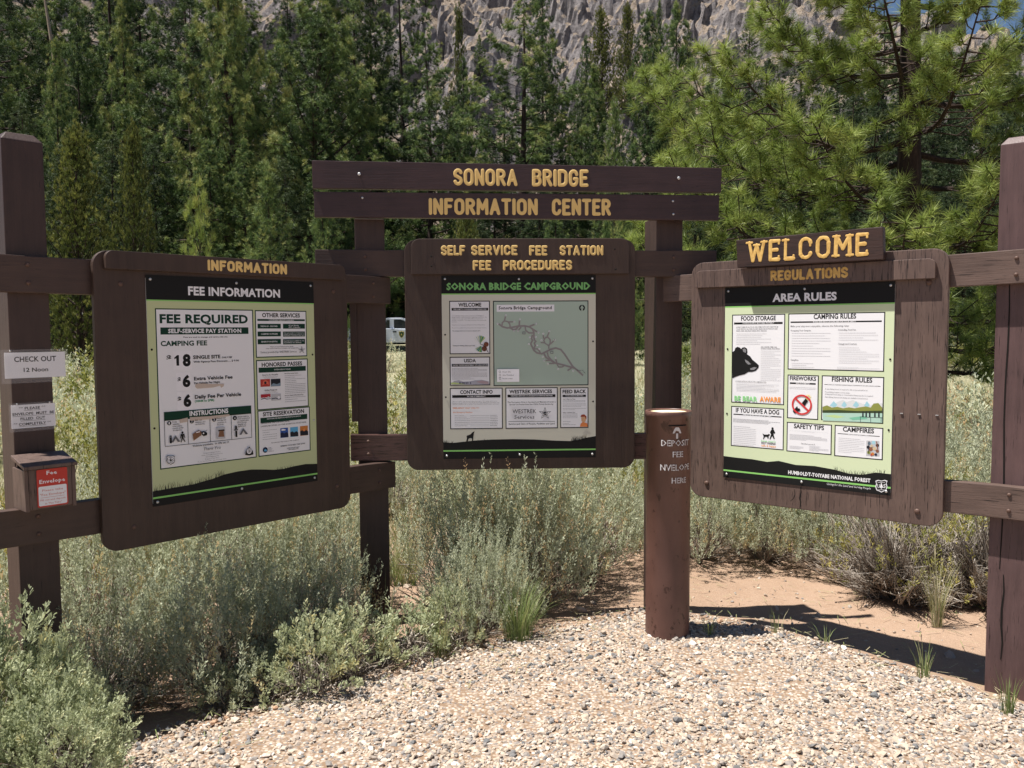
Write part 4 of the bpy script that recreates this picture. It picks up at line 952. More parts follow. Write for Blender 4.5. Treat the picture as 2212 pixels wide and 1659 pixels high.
('l',[[0.757,0.9485],[0.7886,0.9448]],0.0015,'w'),
 ]),
],
}
# ------------------------------------------------------------------ sign frames
class Frame:
    def __init__(s, o, yaw): s.o = Vector((o[0], o[1], 0)); s.yaw = yaw; s.d = Vector((math.cos(yaw), math.sin(yaw), 0)); s.n = Vector((math.sin(yaw), -math.cos(yaw), 0))
    def pt(s, u, off, z): return s.o+s.d*u+s.n*off+Vector((0, 0, z))
FL = Frame((-1.5112, 3.4817), R_(47.14)); FC = Frame((-.3666, 4.4205), R_(2.13)); FR = Frame((1.0873, 4.2802), R_(-39.26))
ZP = dict(L=.7719, C=.8224, R=.7416)
# inside a thing: x = along the sign, y = into the sign (back), z = up
def sthing(fr, u, off, z, name, label, cat, group=None): 
    t = thing(name, label, cat, fr.pt(u, off, z), fr.yaw, group); t['_b'] = 0; del t['_b']; t_base[t.name] = (u, -off, z); return t
t_base = {}
def loc(t, mb):
    b = np.array(t_base[t.name]); mb.v = [v-b for v in mb.v]; return mb
def put(t, mb, name, mats, parent=None, bev=0, smooth=False):
    me = loc(t, mb).mesh(name, mats if isinstance(mats, (list, tuple)) else [mats], smooth)
    if bev: bevelled(me, bev)
    return part(name, me, parent or t)

# routed capital letters: single-stroke skeletons, cap height 1
def arc(cx, cy, rx, ry, a0, a1, n=9): return [(cx+rx*math.cos(R_(a0+(a1-a0)*i/n)), cy+ry*math.sin(R_(a0+(a1-a0)*i/n))) for i in range(n+1)]
def oval(w): return arc(w/2, .72, w/2, .28, 0, 180)+arc(w/2, .28, w/2, .28, 180, 360)+[(w, .72)]
GL = {
 'A': (.5, [[(0, 0), (.25, 1), (.5, 0)], [(.1, .32), (.4, .32)]]),
 'B': (.44, [[(0, 0), (0, 1), (.22, 1)]+arc(.22, .765, .2, .235, 90, -90)+[(0, .53)], [(.1, .53), (.24, .53)]+arc(.24, .265, .2, .265, 90, -90)+[(0, 0)]]),
 'C': (.44, [arc(.22, .72, .22, .28, 10, 180)+arc(.22, .28, .22, .28, 180, 350)]),
 'D': (.46, [[(0, 0), (0, 1), (.2, 1)]+arc(.2, .74, .26, .26, 90, 0)+arc(.2, .26, .26, .26, 0, -90)+[(0, 0)]]),
 'E': (.38, [[(.38, 1), (0, 1), (0, 0), (.38, 0)], [(0, .52), (.3, .52)]]),
 'F': (.38, [[(.38, 1), (0, 1), (0, 0)], [(0, .52), (.3, .52)]]),
 'G': (.46, [arc(.22, .72, .22, .28, 10, 180)+arc(.22, .28, .22, .28, 180, 345)+[(.45, .45), (.28, .45)]]),
 'I': (.0, [[(0, 0), (0, 1)]]),
 'L': (.36, [[(0, 1), (0, 0), (.36, 0)]]),
 'M': (.58, [[(0, 0), (0.02, 1), (.29, .35), (.56, 1), (.58, 0)]]),
 'N': (.44, [[(0, 0), (0, 1), (.44, 0), (.44, 1)]]),
 'O': (.46, [oval(.46)]),
 'P': (.42, [[(0, 0), (0, 1), (.2, 1)]+arc(.2, .74, .22, .26, 90, -90)+[(0, .48)]]),
 'R': (.44, [[(0, 0), (0, 1), (.2, 1)]+arc(.2, .75, .22, .25, 90, -90)+[(0, .5)], [(.2, .5), (.44, 0)]]),
 'S': (.42, [arc(.21, .745, .21, .255, 20, 270)[:8]+[(.14, .56), (.28, .46)]+arc(.21, .255, .21, .255, 30, -160)]),
 'T': (.44, [[(0, 1), (.44, 1)], [(.22, 1), (.22, 0)]]),
 'U': (.44, [[(0, 1), (0, .25)]+arc(.22, .25, .22, .25, 180, 360)+[(.44, 1)]]),
 'V': (.48, [[(0, 1), (.24, 0), (.48, 1)]]),
 'W': (.68, [[(0, 1), (.17, 0), (.34, .85), (.51, 0), (.68, 1)]]),
}
def stroke(mb, pts, r, y, h, rough=0):
    P = [np.array(p, float) for p in pts]; Q = [P[0]]
    for a, b in zip(P, P[1:]):
        if np.linalg.norm(b-a) > 1e-6: Q.append(b)
    # split at sharp corners, one ribbon per smooth run
    runs = [[Q[0]]]
    for k in range(1, len(Q)):
        runs[-1].append(Q[k])
        if k < len(Q)-1:
            a = unit(Q[k]-Q[k-1]); b = unit(Q[k+1]-Q[k])
            if a@b < .75: runs.append([Q[k]])
    for run in runs:
        run = np.array(run); d0 = unit(run[0]-run[1]); d1 = unit(run[-1]-run[-2]); ctr = []; wd = []
        for t in (1, .92, .7, .38): ctr.append(run[0]+d0*r*t); wd.append(math.sqrt(max(1-t*t, .0004)))
        for p in run: ctr.append(p); wd.append(1.)
        for t in (.38, .7, .92, 1): ctr.append(run[-1]+d1*r*t); wd.append(math.sqrt(max(1-t*t, .0004)))
        C_ = np.array(ctr); W_ = np.array(wd)
        if rough: W_[4:-4] *= 1+rng.uniform(-rough, rough, len(W_)-8)
        T_ = unit(np.gradient(C_, axis=0)); N_ = np.stack([-T_[:, 1], T_[:, 0]], 1); m = len(C_); V = []
        for s_, hh in ((-1, 0), (-.8, .75), (0, 1), (.8, .75), (1, 0)):
            c = C_+N_*(W_*s_*r)[:, None]; V.append(np.stack([c[:, 0], np.full(m, y)-hh*h*W_, c[:, 1]], 1))
        V = np.stack(V, 1).reshape(-1, 3); i = np.arange(m-1)[:, None]*5; j = np.arange(4)[None]
        mb.add(V, np.stack([i+j, i+j+1, i+5+j+1, i+5+j], -1).reshape(-1, 4))
def routed(text, x0, x1, z0, z1, y, r, h=.004, rough=0, serif=0, slope=0):
    """letters fill the box x0..x1, z0..z1 on a face at depth y"""
    cap = z1-z0-2*r; sp = .30; adv = []; X = 0
    for ch in text:
        if ch == ' ': X += .52
        else:
            w = GL[ch][0]; adv.append((ch, X)); X += w+sp
    X -= sp; sx = (x1-x0-2*r)/X; mb = MB()
    for ch, a in adv:
        for st in GL[ch][1]:
            stroke(mb, [(x0+r+(a+px)*sx, z0+r+pz*cap+slope*((a+px)*sx)) for px, pz in st], r, y, h, rough)
        if serif:
            ends = {'W': [(0, 1), (.34, .85), (.68, 1)], 'E': [(.38, 1), (.38, 0)], 'L': [(0, 1), (.36, 0)], 'C': [(.42, .78)], 'M': [(0, 0), (.58, 0), (.02, 1), (.56, 1)]}.get(ch, [])
            for px, pz in ends:
                q = (x0+r+(a+px)*sx, z0+r+pz*cap); hor = ch in 'WM' or (ch == 'L' and pz == 1)
                stroke(mb, [(q[0]-serif*hor, q[1]-serif*(not hor)*(.0 if pz == 0 else 1)), (q[0]+serif*hor, q[1]+serif*(not hor)*(1 if pz == 0 else .0))], r*.62, y, h*.9)
    return mb
def disc(x, y, z, r, h=.003, n=10, dome=.6):
    """a round head facing -y"""
    mb = MB(); V = []; 
    for rr, hh in ((1, 0), (.95, .5), (.6, .9), (.0001, 1)): V += [(x+r*rr*math.cos(2*math.pi*i/n), y-h*hh, z+r*rr*math.sin(2*math.pi*i/n)) for i in range(n)]
    F = [(k*n+i, k*n+(i+1) % n, (k+1)*n+(i+1) % n, (k+1)*n+i) for k in range(3) for i in range(n)]
    mb.add(V, F); return mb
_disc_me = {}
def head(t, u, off, z, r, h, m, name='bolt', parent=None):
    key = (r, h, m.name)
    if key not in _disc_me:
        _disc_me[key] = disc(0, 0, 0, r, h).mesh(name, [m], True)
    o = part(name, _disc_me[key], parent or t); b = t_base[t.name]; o.location = (u-b[0], -off-b[1], z-b[2]); return o

# ---- printed matter -------------------------------------------------------
_txt = {}
def text_geo(s, wt):
    k = (s, wt)
    if k not in _txt:
        c = bpy.data.curves.new('t', 'FONT'); c.body = s; c.size = 1; c.resolution_u = 3 if len(s) < 22 and wt > 1 else 1
        c.offset = (0, .014, .026, .036, .042, .054)[wt]; c.space_character = 1+.012*wt
        o = bpy.data.objects.new('t', c); me = o.to_mesh(); me.calc_loop_triangles()
        v = np.empty(len(me.vertices)*3); me.vertices.foreach_get('co', v); v = v.reshape(-1, 3)
        f = np.empty(len(me.loop_triangles)*3, int); me.loop_triangles.foreach_get('vertices', f); _txt[k] = (v[:, :2].copy(), f.reshape(-1, 3)[:, ::1].copy())
        o.to_mesh_clear(); bpy.data.objects.remove(o); bpy.data.curves.remove(c)
    return _txt[k]
CAP = None
def text_rect(s, wt, x0, x1, base, cap, shear=0):
    global CAP
    if CAP is None: CAP = text_geo('H', 0)[0][:, 1].max()
    v, f = text_geo(s, wt); x = v[:, 0]; y = v[:, 1]/CAP*cap
    X = x0+(x-x.min())/(x.max()-x.min())*(x1-x0)+shear*y
    return X, base-y, f
class Print:
    """flat print on a sheet of width W; x right, y down from the top edge, z0 = top of the sheet"""
    def __init__(s, ztop, u0=0, y0=-.0006): s.mb = MB(); s.cols = []; s.k = 0; s.zt = ztop; s.u0 = u0; s.y0 = y0
    def ci(s, c):
        if c not in s.cols: s.cols.append(c)
        return s.cols.index(c)
    def put(s, X, Y, F, c):
        s.k += 1; d = s.y0-.00009*s.k
        V = np.stack([np.asarray(X)+s.u0, np.full(len(X), d), s.zt-np.asarray(Y)], 1); s.mb.add(V, F, s.ci(c))
    def rect(s, x0, y0, x1, y1, c): s.put([x0, x1, x1, x0], [y1, y1, y0, y0], [(0, 1, 2, 3)], c)
    def op(s, o):
        k = o[0]
        if k == 'r': s.rect(*o[1:5], o[5])
        elif k == 'f':
            x0, y0, x1, y1, w, c = o[1:]; s.put([x0, x1, x1, x0, x0+w, x1-w, x1-w, x0+w], [y1, y1, y0, y0, y1-w, y1-w, y0+w, y0+w], [(0, 1, 5, 4), (1, 2, 6, 5), (2, 3, 7, 6), (3, 0, 4, 7)], c)
        elif k == 't':
            _, tx, x0, x1, b, cap, c, wt, sh = o; X, Y, F = text_rect(tx, wt, x0, x1, b, cap, sh); s.put(X, Y, F, c)
        elif k == 'p':
            P = o[1]; from_ = [Vector((a, -b, 0)) for a, b in P]
            from mathutils.geometry import tessellate_polygon
            F = [tuple(t) for t in tessellate_polygon([from_])]; s.put([a for a, b in P], [b for a, b in P], F, o[2])
        elif k == 'l':
            P = np.array(o[1], float); w = o[2]/2; T = unit(np.gradient(P, axis=0)); N = np.stack([-T[:, 1], T[:, 0]], 1); A = P+N*w; B = P-N*w; n = len(P)
            V = np.stack([A, B], 1).reshape(-1, 2); i = np.arange(n-1)*2; s.put(V[:, 0], V[:, 1], np.stack([i, i+1, i+3, i+2], 1), o[3])
        elif k == 'c':
            n = 16; a = np.arange(n)*2*np.pi/n; s.put(o[1]+o[3]*np.cos(a), o[2]+o[3]*np.sin(a), [tuple(range(n))[::-1]], o[4])
        elif k == 'ring':
            n = 28; a = np.arange(n)*2*np.pi/n; r1 = o[3]; r2 = r1-o[4]; X = np.concatenate([o[1]+r1*np.cos(a), o[1]+r2*np.cos(a)]); Y = np.concatenate([o[2]+r1*np.sin(a), o[2]+r2*np.sin(a)])
            s.put(X, Y, [(i, (i+1) % n, n+(i+1) % n, n+i) for i in range(n)], o[5])
        elif k == 'g':
            x0, y0, x1, y1, n, c = o[1:]; X = []; Y = []; F = []; lh = (y1-y0)/n
            for i in range(n):
                x = x0; end = x1 if rng.uniform() < .6 else x0+(x1-x0)*rng.uniform(.45, .95)
                while x < end-.001:
                    w = min(rng.uniform(.005, .016)*.6, end-x); b = len(X); ya = y0+lh*(i+.3); yb = ya+min(lh*.34, .0016)
                    X += [x, x+w, x+w, x]; Y += [yb, yb, ya, ya]; F.append((b, b+1, b+2, b+3)); x += w+.0016
            s.put(X, Y, F, c)
        elif k == 'grass':
            P = np.array(o[1], float); n = o[2]; x = rng.uniform(P[0, 0], P[-1, 0], n); y = np.interp(x, P[:, 0], P[:, 1])+.003
            L = o[3]*rng.uniform(.25, 1, n); dx = rng.normal(0, .35, n)*L; w = .0008
            V = np.stack([np.stack([x-w, y], 1), np.stack([x+w, y], 1), np.stack([x+dx*.3+w*.7, y-L*.6], 1), np.stack([x+dx*.3-w*.7, y-L*.6], 1), np.stack([x+dx, y-L], 1)], 1)
            b = np.arange(n)[:, None]*5
            s.put(V[:, :, 0].ravel(), V[:, :, 1].ravel(), np.concatenate([b+np.array([[0, 1, 2]]), b+np.array([[0, 2, 3]]), b+np.array([[3, 2, 4]])]), o[4])
    def mats(s): return [ink(c) for c in s.cols]
def poster(t, key, parent, bgc):
    W, H = .8124, .97; zt = ZP[key]+H; pr = prism(rrect(0, W, ZP[key], zt, .018), 0, .003)
    po = put(t, pr, 'poster', M_alu, parent)
    P0 = Print(zt); b = rrect(.0006, W-.0006, .0006, H-.0006, .0175); P0.op(('p', [(x, y) for x, y in b], bgc))
    put(t, P0.mb, 'background_print', P0.mats(), po)
    for name, ops in POSTERS[key]:
        Q = Print(zt, y0=-.0008)
        for o in ops: Q.op(o)
        ob = put(t, Q.mb, name, Q.mats(), po)
    for u, z in ((.018, H-.018), (W/2, H-.02), (W-.018, H-.018), (.018, .018), (W/2, .02), (W-.018, .018)):
        head(t, u, .004, ZP[key]+z, .0062, .003, M_steel, 'screw', po)
    for u, z in ((.016, .66), (.016, .33), (W-.014, .62), (W-.014, .30)):
        head(t, u, .0015, ZP[key]+z, .0048, .002, M_hole if (key, z) != ('L', .30) else M_steel, 'screw', po)
    return po
# ------------------------------------------------------------------ posts, rails, boards
def post(fr, u0, u1, off, z0, z1, yaw_add, label, m, name='sign_post', cap=.03, d=None, slope=0):
    w = u1-u0; d = d or w; c = fr.pt((u0+u1)/2, off-d/2, 0); t = thing(name, label, 'post', (c.x, c.y, z0), fr.yaw+yaw_add)
    h = z1-z0; b = .024; a = w/2
    V = [(-a, -d/2, 0), (a, -d/2, 0), (a, d/2, 0), (-a, d/2, 0), (-a, -d/2, h-cap), (a, -d/2, h-cap), (a, d/2, h-cap), (-a, d/2, h-cap), (-a+b, -d/2+b, h), (a-b, -d/2+b, h), (a-b, d/2-b, h), (-a+b, d/2-b, h)]
    F = [(0, 1, 5, 4), (1, 2, 6, 5), (2, 3, 7, 6), (3, 0, 4, 7), (4, 5, 9, 8), (5, 6, 10, 9), (6, 7, 11, 10), (7, 4, 8, 11), (8, 9, 10, 11), (3, 2, 1, 0)]
    mb = MB(); mb.add(V, F); me = mb.mesh('timber', [m]); bevelled(me, .004); part('timber', me, t); t['cap'] = 0; del t['cap']; return t
def crack(t, pts, w, y, name='crack'):
    P = np.array(pts, float); n = len(P); wv = w*(.35+.65*np.sin(np.linspace(.15, 3.0, n)))*(1+.25*rng.uniform(-1, 1, n))
    V = np.concatenate([np.stack([P[:, 0]-wv, np.full(n, y), P[:, 1]], 1), np.stack([P[:, 0]+wv, np.full(n, y), P[:, 1]], 1)])
    mb = MB(); mb.add(V, [(i, n+i, n+i+1, i+1) for i in range(n-1)]); return part(name, mb.mesh(name, [M_crack]), t)

pl = post(FL, -.490, -.345, -.075, -.08, 2.262, 0, 'thick dark brown post at the far left, carrying the paper notices', M_post)
pcl = post(FC, -.468, -.312, -.083, -.12, 2.10, R_(6), 'brown post between the fee information sign and the campground map', M_post, cap=.001)
pcr = post(FC, 1.130, 1.285, -.083, -.12, 2.10, R_(12), 'brown post behind the brown deposit tube, under the name planks', M_post, cap=.001)
prr = post(FR, 1.196, 1.375, -.083, -.16, 2.300, 0, 'thick purple brown post at the far right with a long crack down its face', M_post2)
crack(prr, [(-.042+.004*math.sin(i*1.3)+.00*i, 1.9-i*.16) for i in range(9)], .0035, -.0915)
crack(prr, [(-.030+.004*math.sin(i*1.9), .60-i*.075) for i in range(6)], .0035, -.0915)
crack(prr, [(.052+.006*math.sin(i*2.1), 1.98+.03*math.cos(i*2.)) for i in range(4)], .012, -.0915, 'knot')
crack(prr, [(.004, 2.36), (.006, 2.25), (.003, 2.18)], .002, -.0915)
# strip fixed along the left edge of the centre left post
t = pcl; mb = MB(); mb.box(-.11, -.075, -.085, -.045, 1.14, 1.85); part('edge_strip', bevelled(mb.mesh('edge_strip', [M_post]), .003), t)

def rail(fr, u0, u1, za, zb, off, label, m, bolts, h=.14, th=.05, bm_=M_boltp):
    t = sthing(fr, (u0+u1)/2, off, min(za, zb)-h, 'sign_rail', label, 'rail', None)
    mb = MB(); n = 12; V = []
    for k in range(n+1):
        u = u0+(u1-u0)*k/n; z = za+(zb-za)*k/n; wob = .0015*math.sin(k*2.3+u0*9)
        V += [(u, -off, z-h), (u, -off, z+wob), (u, -off+th, z+wob), (u, -off+th, z-h)]
    F = [(0, 3, 2, 1), (4*n, 4*n+1, 4*n+2, 4*n+3)]+[(4*k+j, 4*k+(j+1) % 4, 4*k+4+(j+1) % 4, 4*k+4+j) for k in range(n) for j in range(4)]
    mb.add(V, [f[::-1] for f in F]); put(t, mb, 'timber', m, bev=.0035)
    for u in bolts:
        z = za+(zb-za)*(u-u0)/(u1-u0)
        head(t, u, off+.001, z-.035, .0085, .006, bm_); head(t, u, off+.001, z-.103, .0085, .006, bm_)
    return t
rail(FL, -1.25, 1.315, 1.800, 1.787, -.033, 'upper rail behind the fee information sign, left post to centre', M_rail, (-.43, 1.20))
rail(FL, -1.25, 1.33, .848, .803, -.033, 'lower rail behind the fee information sign, under the fee envelope box', M_rail, (-.43, 1.22))
rail(FC, -.662, 1.466, 1.932, 1.922, -.033, 'upper rail behind the campground map sign with cut ends', M_rail, (-.40, 1.235))
rail(FC, -.495, 1.455, .953, .942, -.033, 'lower peeling rail behind the campground map sign', M_peel, (-.40, 1.235))
rail(FR, -.40, 2.2, 1.790, 1.842, -.033, 'upper weathered rail behind the regulations sign, running off to the right', M_rail2, (1.275,))
rail(FR, -.16, 2.2, .824, .836, -.033, 'lower weathered rail behind the regulations sign, running off to the right', M_rail2, (1.275,))

# ---- fee information sign
def board(fr, u0, u1, z0, z1, m, label, r=.062):
    t = sthing(fr, (u0+u1)/2, -.003, z0, 'information_board', label, 'sign')
    put(t, prism(rrect(u0, u1, z0, z1, r), .0035, .032), 'backing_board', m, bev=.0035); return t
def header(t, u0, u1, z0, z1, m, y1=-.022, r=.03):
    return put(t, prism(rrect(u0, u1, z0, z1, r, (0, 0, 1, 1)), y1, .0030), 'header_board', m, bev=.003)
TL_ = board(FL, -.205, 1.012, .612, 1.832, M_board_shade, 'large brown board with the fee information poster, in shade at the left')
hb = header(TL_, -.165, .985, 1.757, 1.831, M_board_shade)
put(TL_, routed('INFORMATION', .262, .655, 1.770, 1.818, -.0225, .0062, .0018), 'lettering', M_letter2, hb)
poster(TL_, 'L', TL_, 'bgL')
for u, z in ((-.10, 1.70), (.93, 1.70), (.93, .73), (-.08, .70)): head(TL_, u, -.0025, z, .010, .004, M_boltp)
# ---- campground map sign
TC_ = board(FC, -.193, 1.023, .764, 1.980, M_board_shade, 'brown board with the campground map poster, in the middle')
hb = header(TC_, -.156, .987, 1.797, 1.982, M_board_shade, r=.045)
put(TC_, routed('SELF', .000, .127, 1.895, 1.947, -.0225, .0062, .0018), 'lettering', M_letter2, hb)
put(TC_, routed('SERVICE', .157, .400, 1.895, 1.947, -.0225, .0062, .0018), 'lettering', M_letter2, hb)
put(TC_, routed('FEE', .460, .556, 1.893, 1.945, -.0225, .0062, .0018), 'lettering', M_letter2, hb)
put(TC_, routed('STATION', .620, .850, 1.893, 1.945, -.0225, .0062, .0018), 'lettering', M_letter2, hb)
put(TC_, routed('FEE', .165, .262, 1.817, 1.869, -.0225, .0062, .0018), 'lettering', M_letter2, hb)
put(TC_, routed('PROCEDURES', .323, .686, 1.817, 1.869, -.0225, .0062, .0018), 'lettering', M_letter2, hb)
poster(TC_, 'C', TC_, 'bgC')
for u, z in ((-.05, 1.89), (.91, 1.925), (.915, 1.82), (-.05, 1.84)): head(TC_, u, .0235, z, .005, .002, M_hole, 'nail', hb)
# ---- regulations sign
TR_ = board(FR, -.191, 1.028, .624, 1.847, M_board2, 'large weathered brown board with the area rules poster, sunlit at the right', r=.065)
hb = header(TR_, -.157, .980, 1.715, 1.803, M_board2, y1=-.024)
put(TR_, routed('REGULATIONS', .245, .614, 1.735, 1.786, -.0245, .0062, .0018, .14), 'lettering', M_letter, hb)
poster(TR_, 'R', TR_, 'bgR')
for u, z in ((-.095, .70), (.925, .685), (.95, 1.70)): head(TR_, u, -.0025, z, .0125, .008, M_boltp)
for u in (.845, .918, .99): 
    mb = MB(); mb.box(u, u+.012, -.002, .0034, 1.118, 1.1215); put(TR_, mb, 'staple', M_steel)
def scrack(t, pts, w, y):
    P = np.array(pts, float); n = len(P); wv = w*(.3+.7*np.sin(np.linspace(.2, 2.94, n)))
    V = np.concatenate([np.stack([P[:, 0]-wv, np.full(n, y), P[:, 1]], 1), np.stack([P[:, 0]+wv, np.full(n, y), P[:, 1]], 1)])
    mb = MB(); mb.add(V, [(i, n+i, n+i+1, i+1) for i in range(n-1)]); return put(t, mb, 'crack', M_crack)
scrack(TR_, [(.40, .735), (.402, .71), (.396, .68), (.401, .66), (.398, .63)], .0035, .0030)
scrack(TR_, [(.37, .72), (.372, .695), (.366, .675), (.35, .66)], .0018, .0030)
# welcome plaque
t = sthing(FR, .43, .024, 1.807, 'welcome_plaque', 'dark plank reading WELCOME, fixed over the regulations header', 'sign')
P_ = [(.092, 1.805), (.778, 1.806), (.772, 1.951), (.084, 1.941)]
plk = put(t, prism(P_, -.064, -.0245), 'plank', M_plaque, bev=.003)
put(t, routed('WELCOME', .145, .715, 1.826, 1.931, -.0645, .0086, .0018, .16, .014), 'lettering', M_letter, plk)
# name sign, two planks
t = sthing(FC, .40, -.03, 2.08, 'name_sign', 'two long dark planks reading SONORA BRIDGE INFORMATION CENTER across the top', 'sign')
p1 = put(t, prism([(-.660, 2.243), (1.476, 2.221), (1.479, 2.349), (-.660, 2.386)], -.006, .036), 'plank', M_name, bev=.003)
p2 = put(t, prism([(-.655, 2.097), (1.467, 2.077), (1.470, 2.209), (-.657, 2.228)], .004, .040), 'plank', M_name, bev=.003)
put(t, routed('SONORA', .068, .402, 2.257, 2.345, -.0065, .0088, .0018, slope=-.01), 'lettering', M_letter2, p1)
put(t, routed('BRIDGE', .478, .774, 2.253, 2.342, -.0065, .0088, .0018, slope=-.01), 'lettering', M_letter2, p1)
put(t, routed('INFORMATION', -.062, .508, 2.108, 2.195, .0035, .0090, .0018, slope=-.005), 'lettering', M_letter2, p2)
put(t, routed('CENTER', .582, .894, 2.104, 2.192, .0035, .0090, .0018, slope=-.005), 'lettering', M_letter2, p2)
for u, z, pp, y in ((-.415, 2.312, p1, .006), (1.245, 2.292, p1, .006)):
    mb = MB(); add_tube(mb, [(u, -y+.001, z), (u, -y-.022, z)], [.0035, .0035], 8); mb.v = mb.v; d_ = disc(u, -y-.022, z, .0085, .004); mb.v += d_.v; mb.f += [f+mb.n for f in d_.f]; mb.mi += d_.mi; mb.t += d_.t
    put(t, mb, 'screw', M_steel, pp)
for u, z in ((-.405, 2.196), (1.222, 2.178), (1.225, 2.110)): head(t, u, -.003, z, .0062, .003, M_steel, 'screw', p2)

# ---- notices on the left post
def notice(lbl, u0, u1, z0, z1, off, draw, margin=.012):
    t = sthing(FL, (u0+u1)/2, off, z0, 'paper_notice', lbl, 'notice')
    put(t, prism(rrect(u0, u1, z0, z1, .002), -off-.0008, -off), 'paper', ink('w')) 
    Q = Print(z1, u0=u0, y0=-off-.0011); draw(Q, u1-u0, z1-z0); put(t, Q.mb, 'print', Q.mats())
    m_ = margin; o = put(t, prism(rrect(u0-m_, u1+m_*.8, z0-m_*1.6, z1+m_*.9, .004), -off-.0035, -off-.0028), 'plastic_sleeve', M_clear)
    for du in (.02, (u1-u0)-.02): head(t, u0+du, off+.004, z1+m_*.5, .0035, .001, M_steel, 'staple')
    return t
def d1(Q, W, H):
    Q.op(('t', 'CHECK OUT', W*.155, W*.845, H*.36, H*.19, 'k', 2, 0)); Q.op(('t', '12 Noon', W*.30, W*.705, H*.76, H*.15, 'k', 2, 0))
notice('white laminated notice reading CHECK OUT 12 Noon on the left post', -.512, -.298, 1.332, 1.430, -.070, d1)
def d2(Q, W, H):
    for s_, a, b, y in (('** PLEASE **', .17, .78, .21), ('ENVELOPE  MUST  BE', .03, .97, .44), ('FILLED  OUT', .2, .76, .65), ('** COMPLETELY **', .04, .89, .88)):
        Q.op(('t', s_, W*a, W*b, H*y, H*.105, 'k', 2, 0)); c = .09 if '*' in s_ else 0; Q.rect(W*(a+c*1.3), H*(y+.035), W*(b-c*1.3), H*(y+.048), 'k')
notice('white laminated notice asking that the envelope be filled out, lower on the left post', -.497, -.342, 1.140, 1.230, -.070, d2, .008)
# ---- fee envelope box
t = sthing(FL, -.424, -.033, .846, 'fee_envelope_box', 'brown wooden box with a sloping lid and a red Fee Envelope label', 'box')
y0_, y1_ = -.10, .033
def boxp(name, *a, m=M_board2, bev=.002):
    mb = MB(); mb.box(*a); return put(t, mb, name, m, bev=bev)
boxp('front_panel', -.498, -.350, y0_, y0_+.014, .852, 1.000)
boxp('side_panel', -.512, -.4985, y0_-.002, y1_-.001, .846, 1.0)
boxp('side_panel', -.3495, -.336, y0_-.002, y1_-.001, .846, 1.0)
boxp('bottom_panel', -.498, -.350, y0_+.0145, y1_-.001, .848, .860)
boxp('back_panel', -.498, -.350, y1_-.012, y1_-.001, .8605, 1.01)
lid = prism([(y0_-.012, 1.0015), (y1_-.001, 1.033), (y1_-.001, 1.046), (y0_-.012, 1.0150)], -.516, -.332)
lid.v = [np.stack([v[:, 1], v[:, 0], v[:, 2]], 1) for v in lid.v]; lid.f = [f[:, ::-1] for f in lid.f]
put(t, lid, 'lid', M_board2, bev=.002)
lab_ = put(t, prism(rrect(-.472, -.366, .857, .998, .006), y0_-.0025, y0_-.0005), 'label_plate', ink('redl'))
Q = Print(.998, u0=-.472, y0=y0_-.0028); W, H = .106, .141
Q.op(('t', 'Fee', W*.32, W*.66, H*.15, H*.10, 'w2', 1, 0)); Q.op(('t', 'Envelope', W*.08, W*.92, H*.37, H*.10, 'w2', 1, 0))
Q.op(('p', [(x, y) for x, y in rrect(W*.04, W*.96, H*.45, H*.965, .005)], 'w')); Q.op(('t', 'Please take', W*.16, W*.84, H*.585, H*.055, 'pink', 1, 0))
Q.op(('t', '"Fee Envelope"', W*.08, W*.92, H*.70, H*.06, 'pink', 1, 0)); Q.rect(W*.1, H*.745, W*.88, H*.752, 'redl')
Q.op(('t', 'Fill out and deposit', W*.09, W*.91, H*.835, H*.045, 'pink', 1, 0)); Q.op(('t', 'in "Fee Tube"', W*.24, W*.78, H*.93, H*.045, 'pink', 1, 0))
put(t, Q.mb, 'label_print', Q.mats(), lab_)
# ---- deposit tube
tx, ty = .757, 4.042; tz = gh(tx, ty)-.03; Ht = 1.112-tz; rt = .107
t = thing('deposit_tube', 'tall rust brown steel pipe with white stencilled deposit text, standing in the gravel', 'deposit tube', (tx, ty, tz), R_(-6))
mb = MB(); n = 48
ring = lambda r, z: [(r*math.cos(2*math.pi*i/n), r*math.sin(2*math.pi*i/n), z) for i in range(n)]
prof = [(rt, 0), (rt*1.0, .05), (rt-.001, .4), (rt, Ht-.032), (rt+.0035, Ht-.030), (rt+.0045, Ht-.004), (rt+.002, Ht), (rt-.010, Ht), (rt-.011, Ht-.004), (rt-.012, Ht-.02)]
V = sum([ring(r, z) for r, z in prof], [])
mb.add(V, [(k*n+i, k*n+(i+1) % n, (k+1)*n+(i+1) % n, (k+1)*n+i) for k in range(len(prof)-1) for i in range(n)])
part('pipe', mb.mesh('pipe', [M_tube], True), t)
mb = MB(); V = ring(rt-.0118, Ht-.008)+[(0, 0, Ht-.001)]; mb.add(V, [(i, (i+1) % n, n) for i in range(n)]); part('foam_plug', mb.mesh('foam_plug', [M_foam], True), t)
def wrap(X, Z, F, name, m, r_=None):
    # X = arc length measured from the face turned to the camera, Z = height
    r_ = r_ or rt+.0012; a = -math.pi/2+np.asarray(X)/rt; V = np.stack([r_*np.cos(a), r_*np.sin(a), np.asarray(Z)], 1); q = MB(); q.add(V, F); return part(name, q.mesh(name, [m]), t)
nn = 12; sx_ = np.linspace(-.008, .085, nn); wrap(np.concatenate([sx_, sx_]), [Ht-.066]*nn+[Ht-.060]*nn, [(i, i+1, nn+i+1, nn+i) for i in range(nn-1)], 'slot', M_hole)
ar = [(.028, -.125), (.038, -.125), (.038, -.100), (.055, -.100), (.047, -.080), (.040, -.071), (.026, -.071), (.019, -.080), (.011, -.100), (.028, -.100)]
from mathutils.geometry import tessellate_polygon
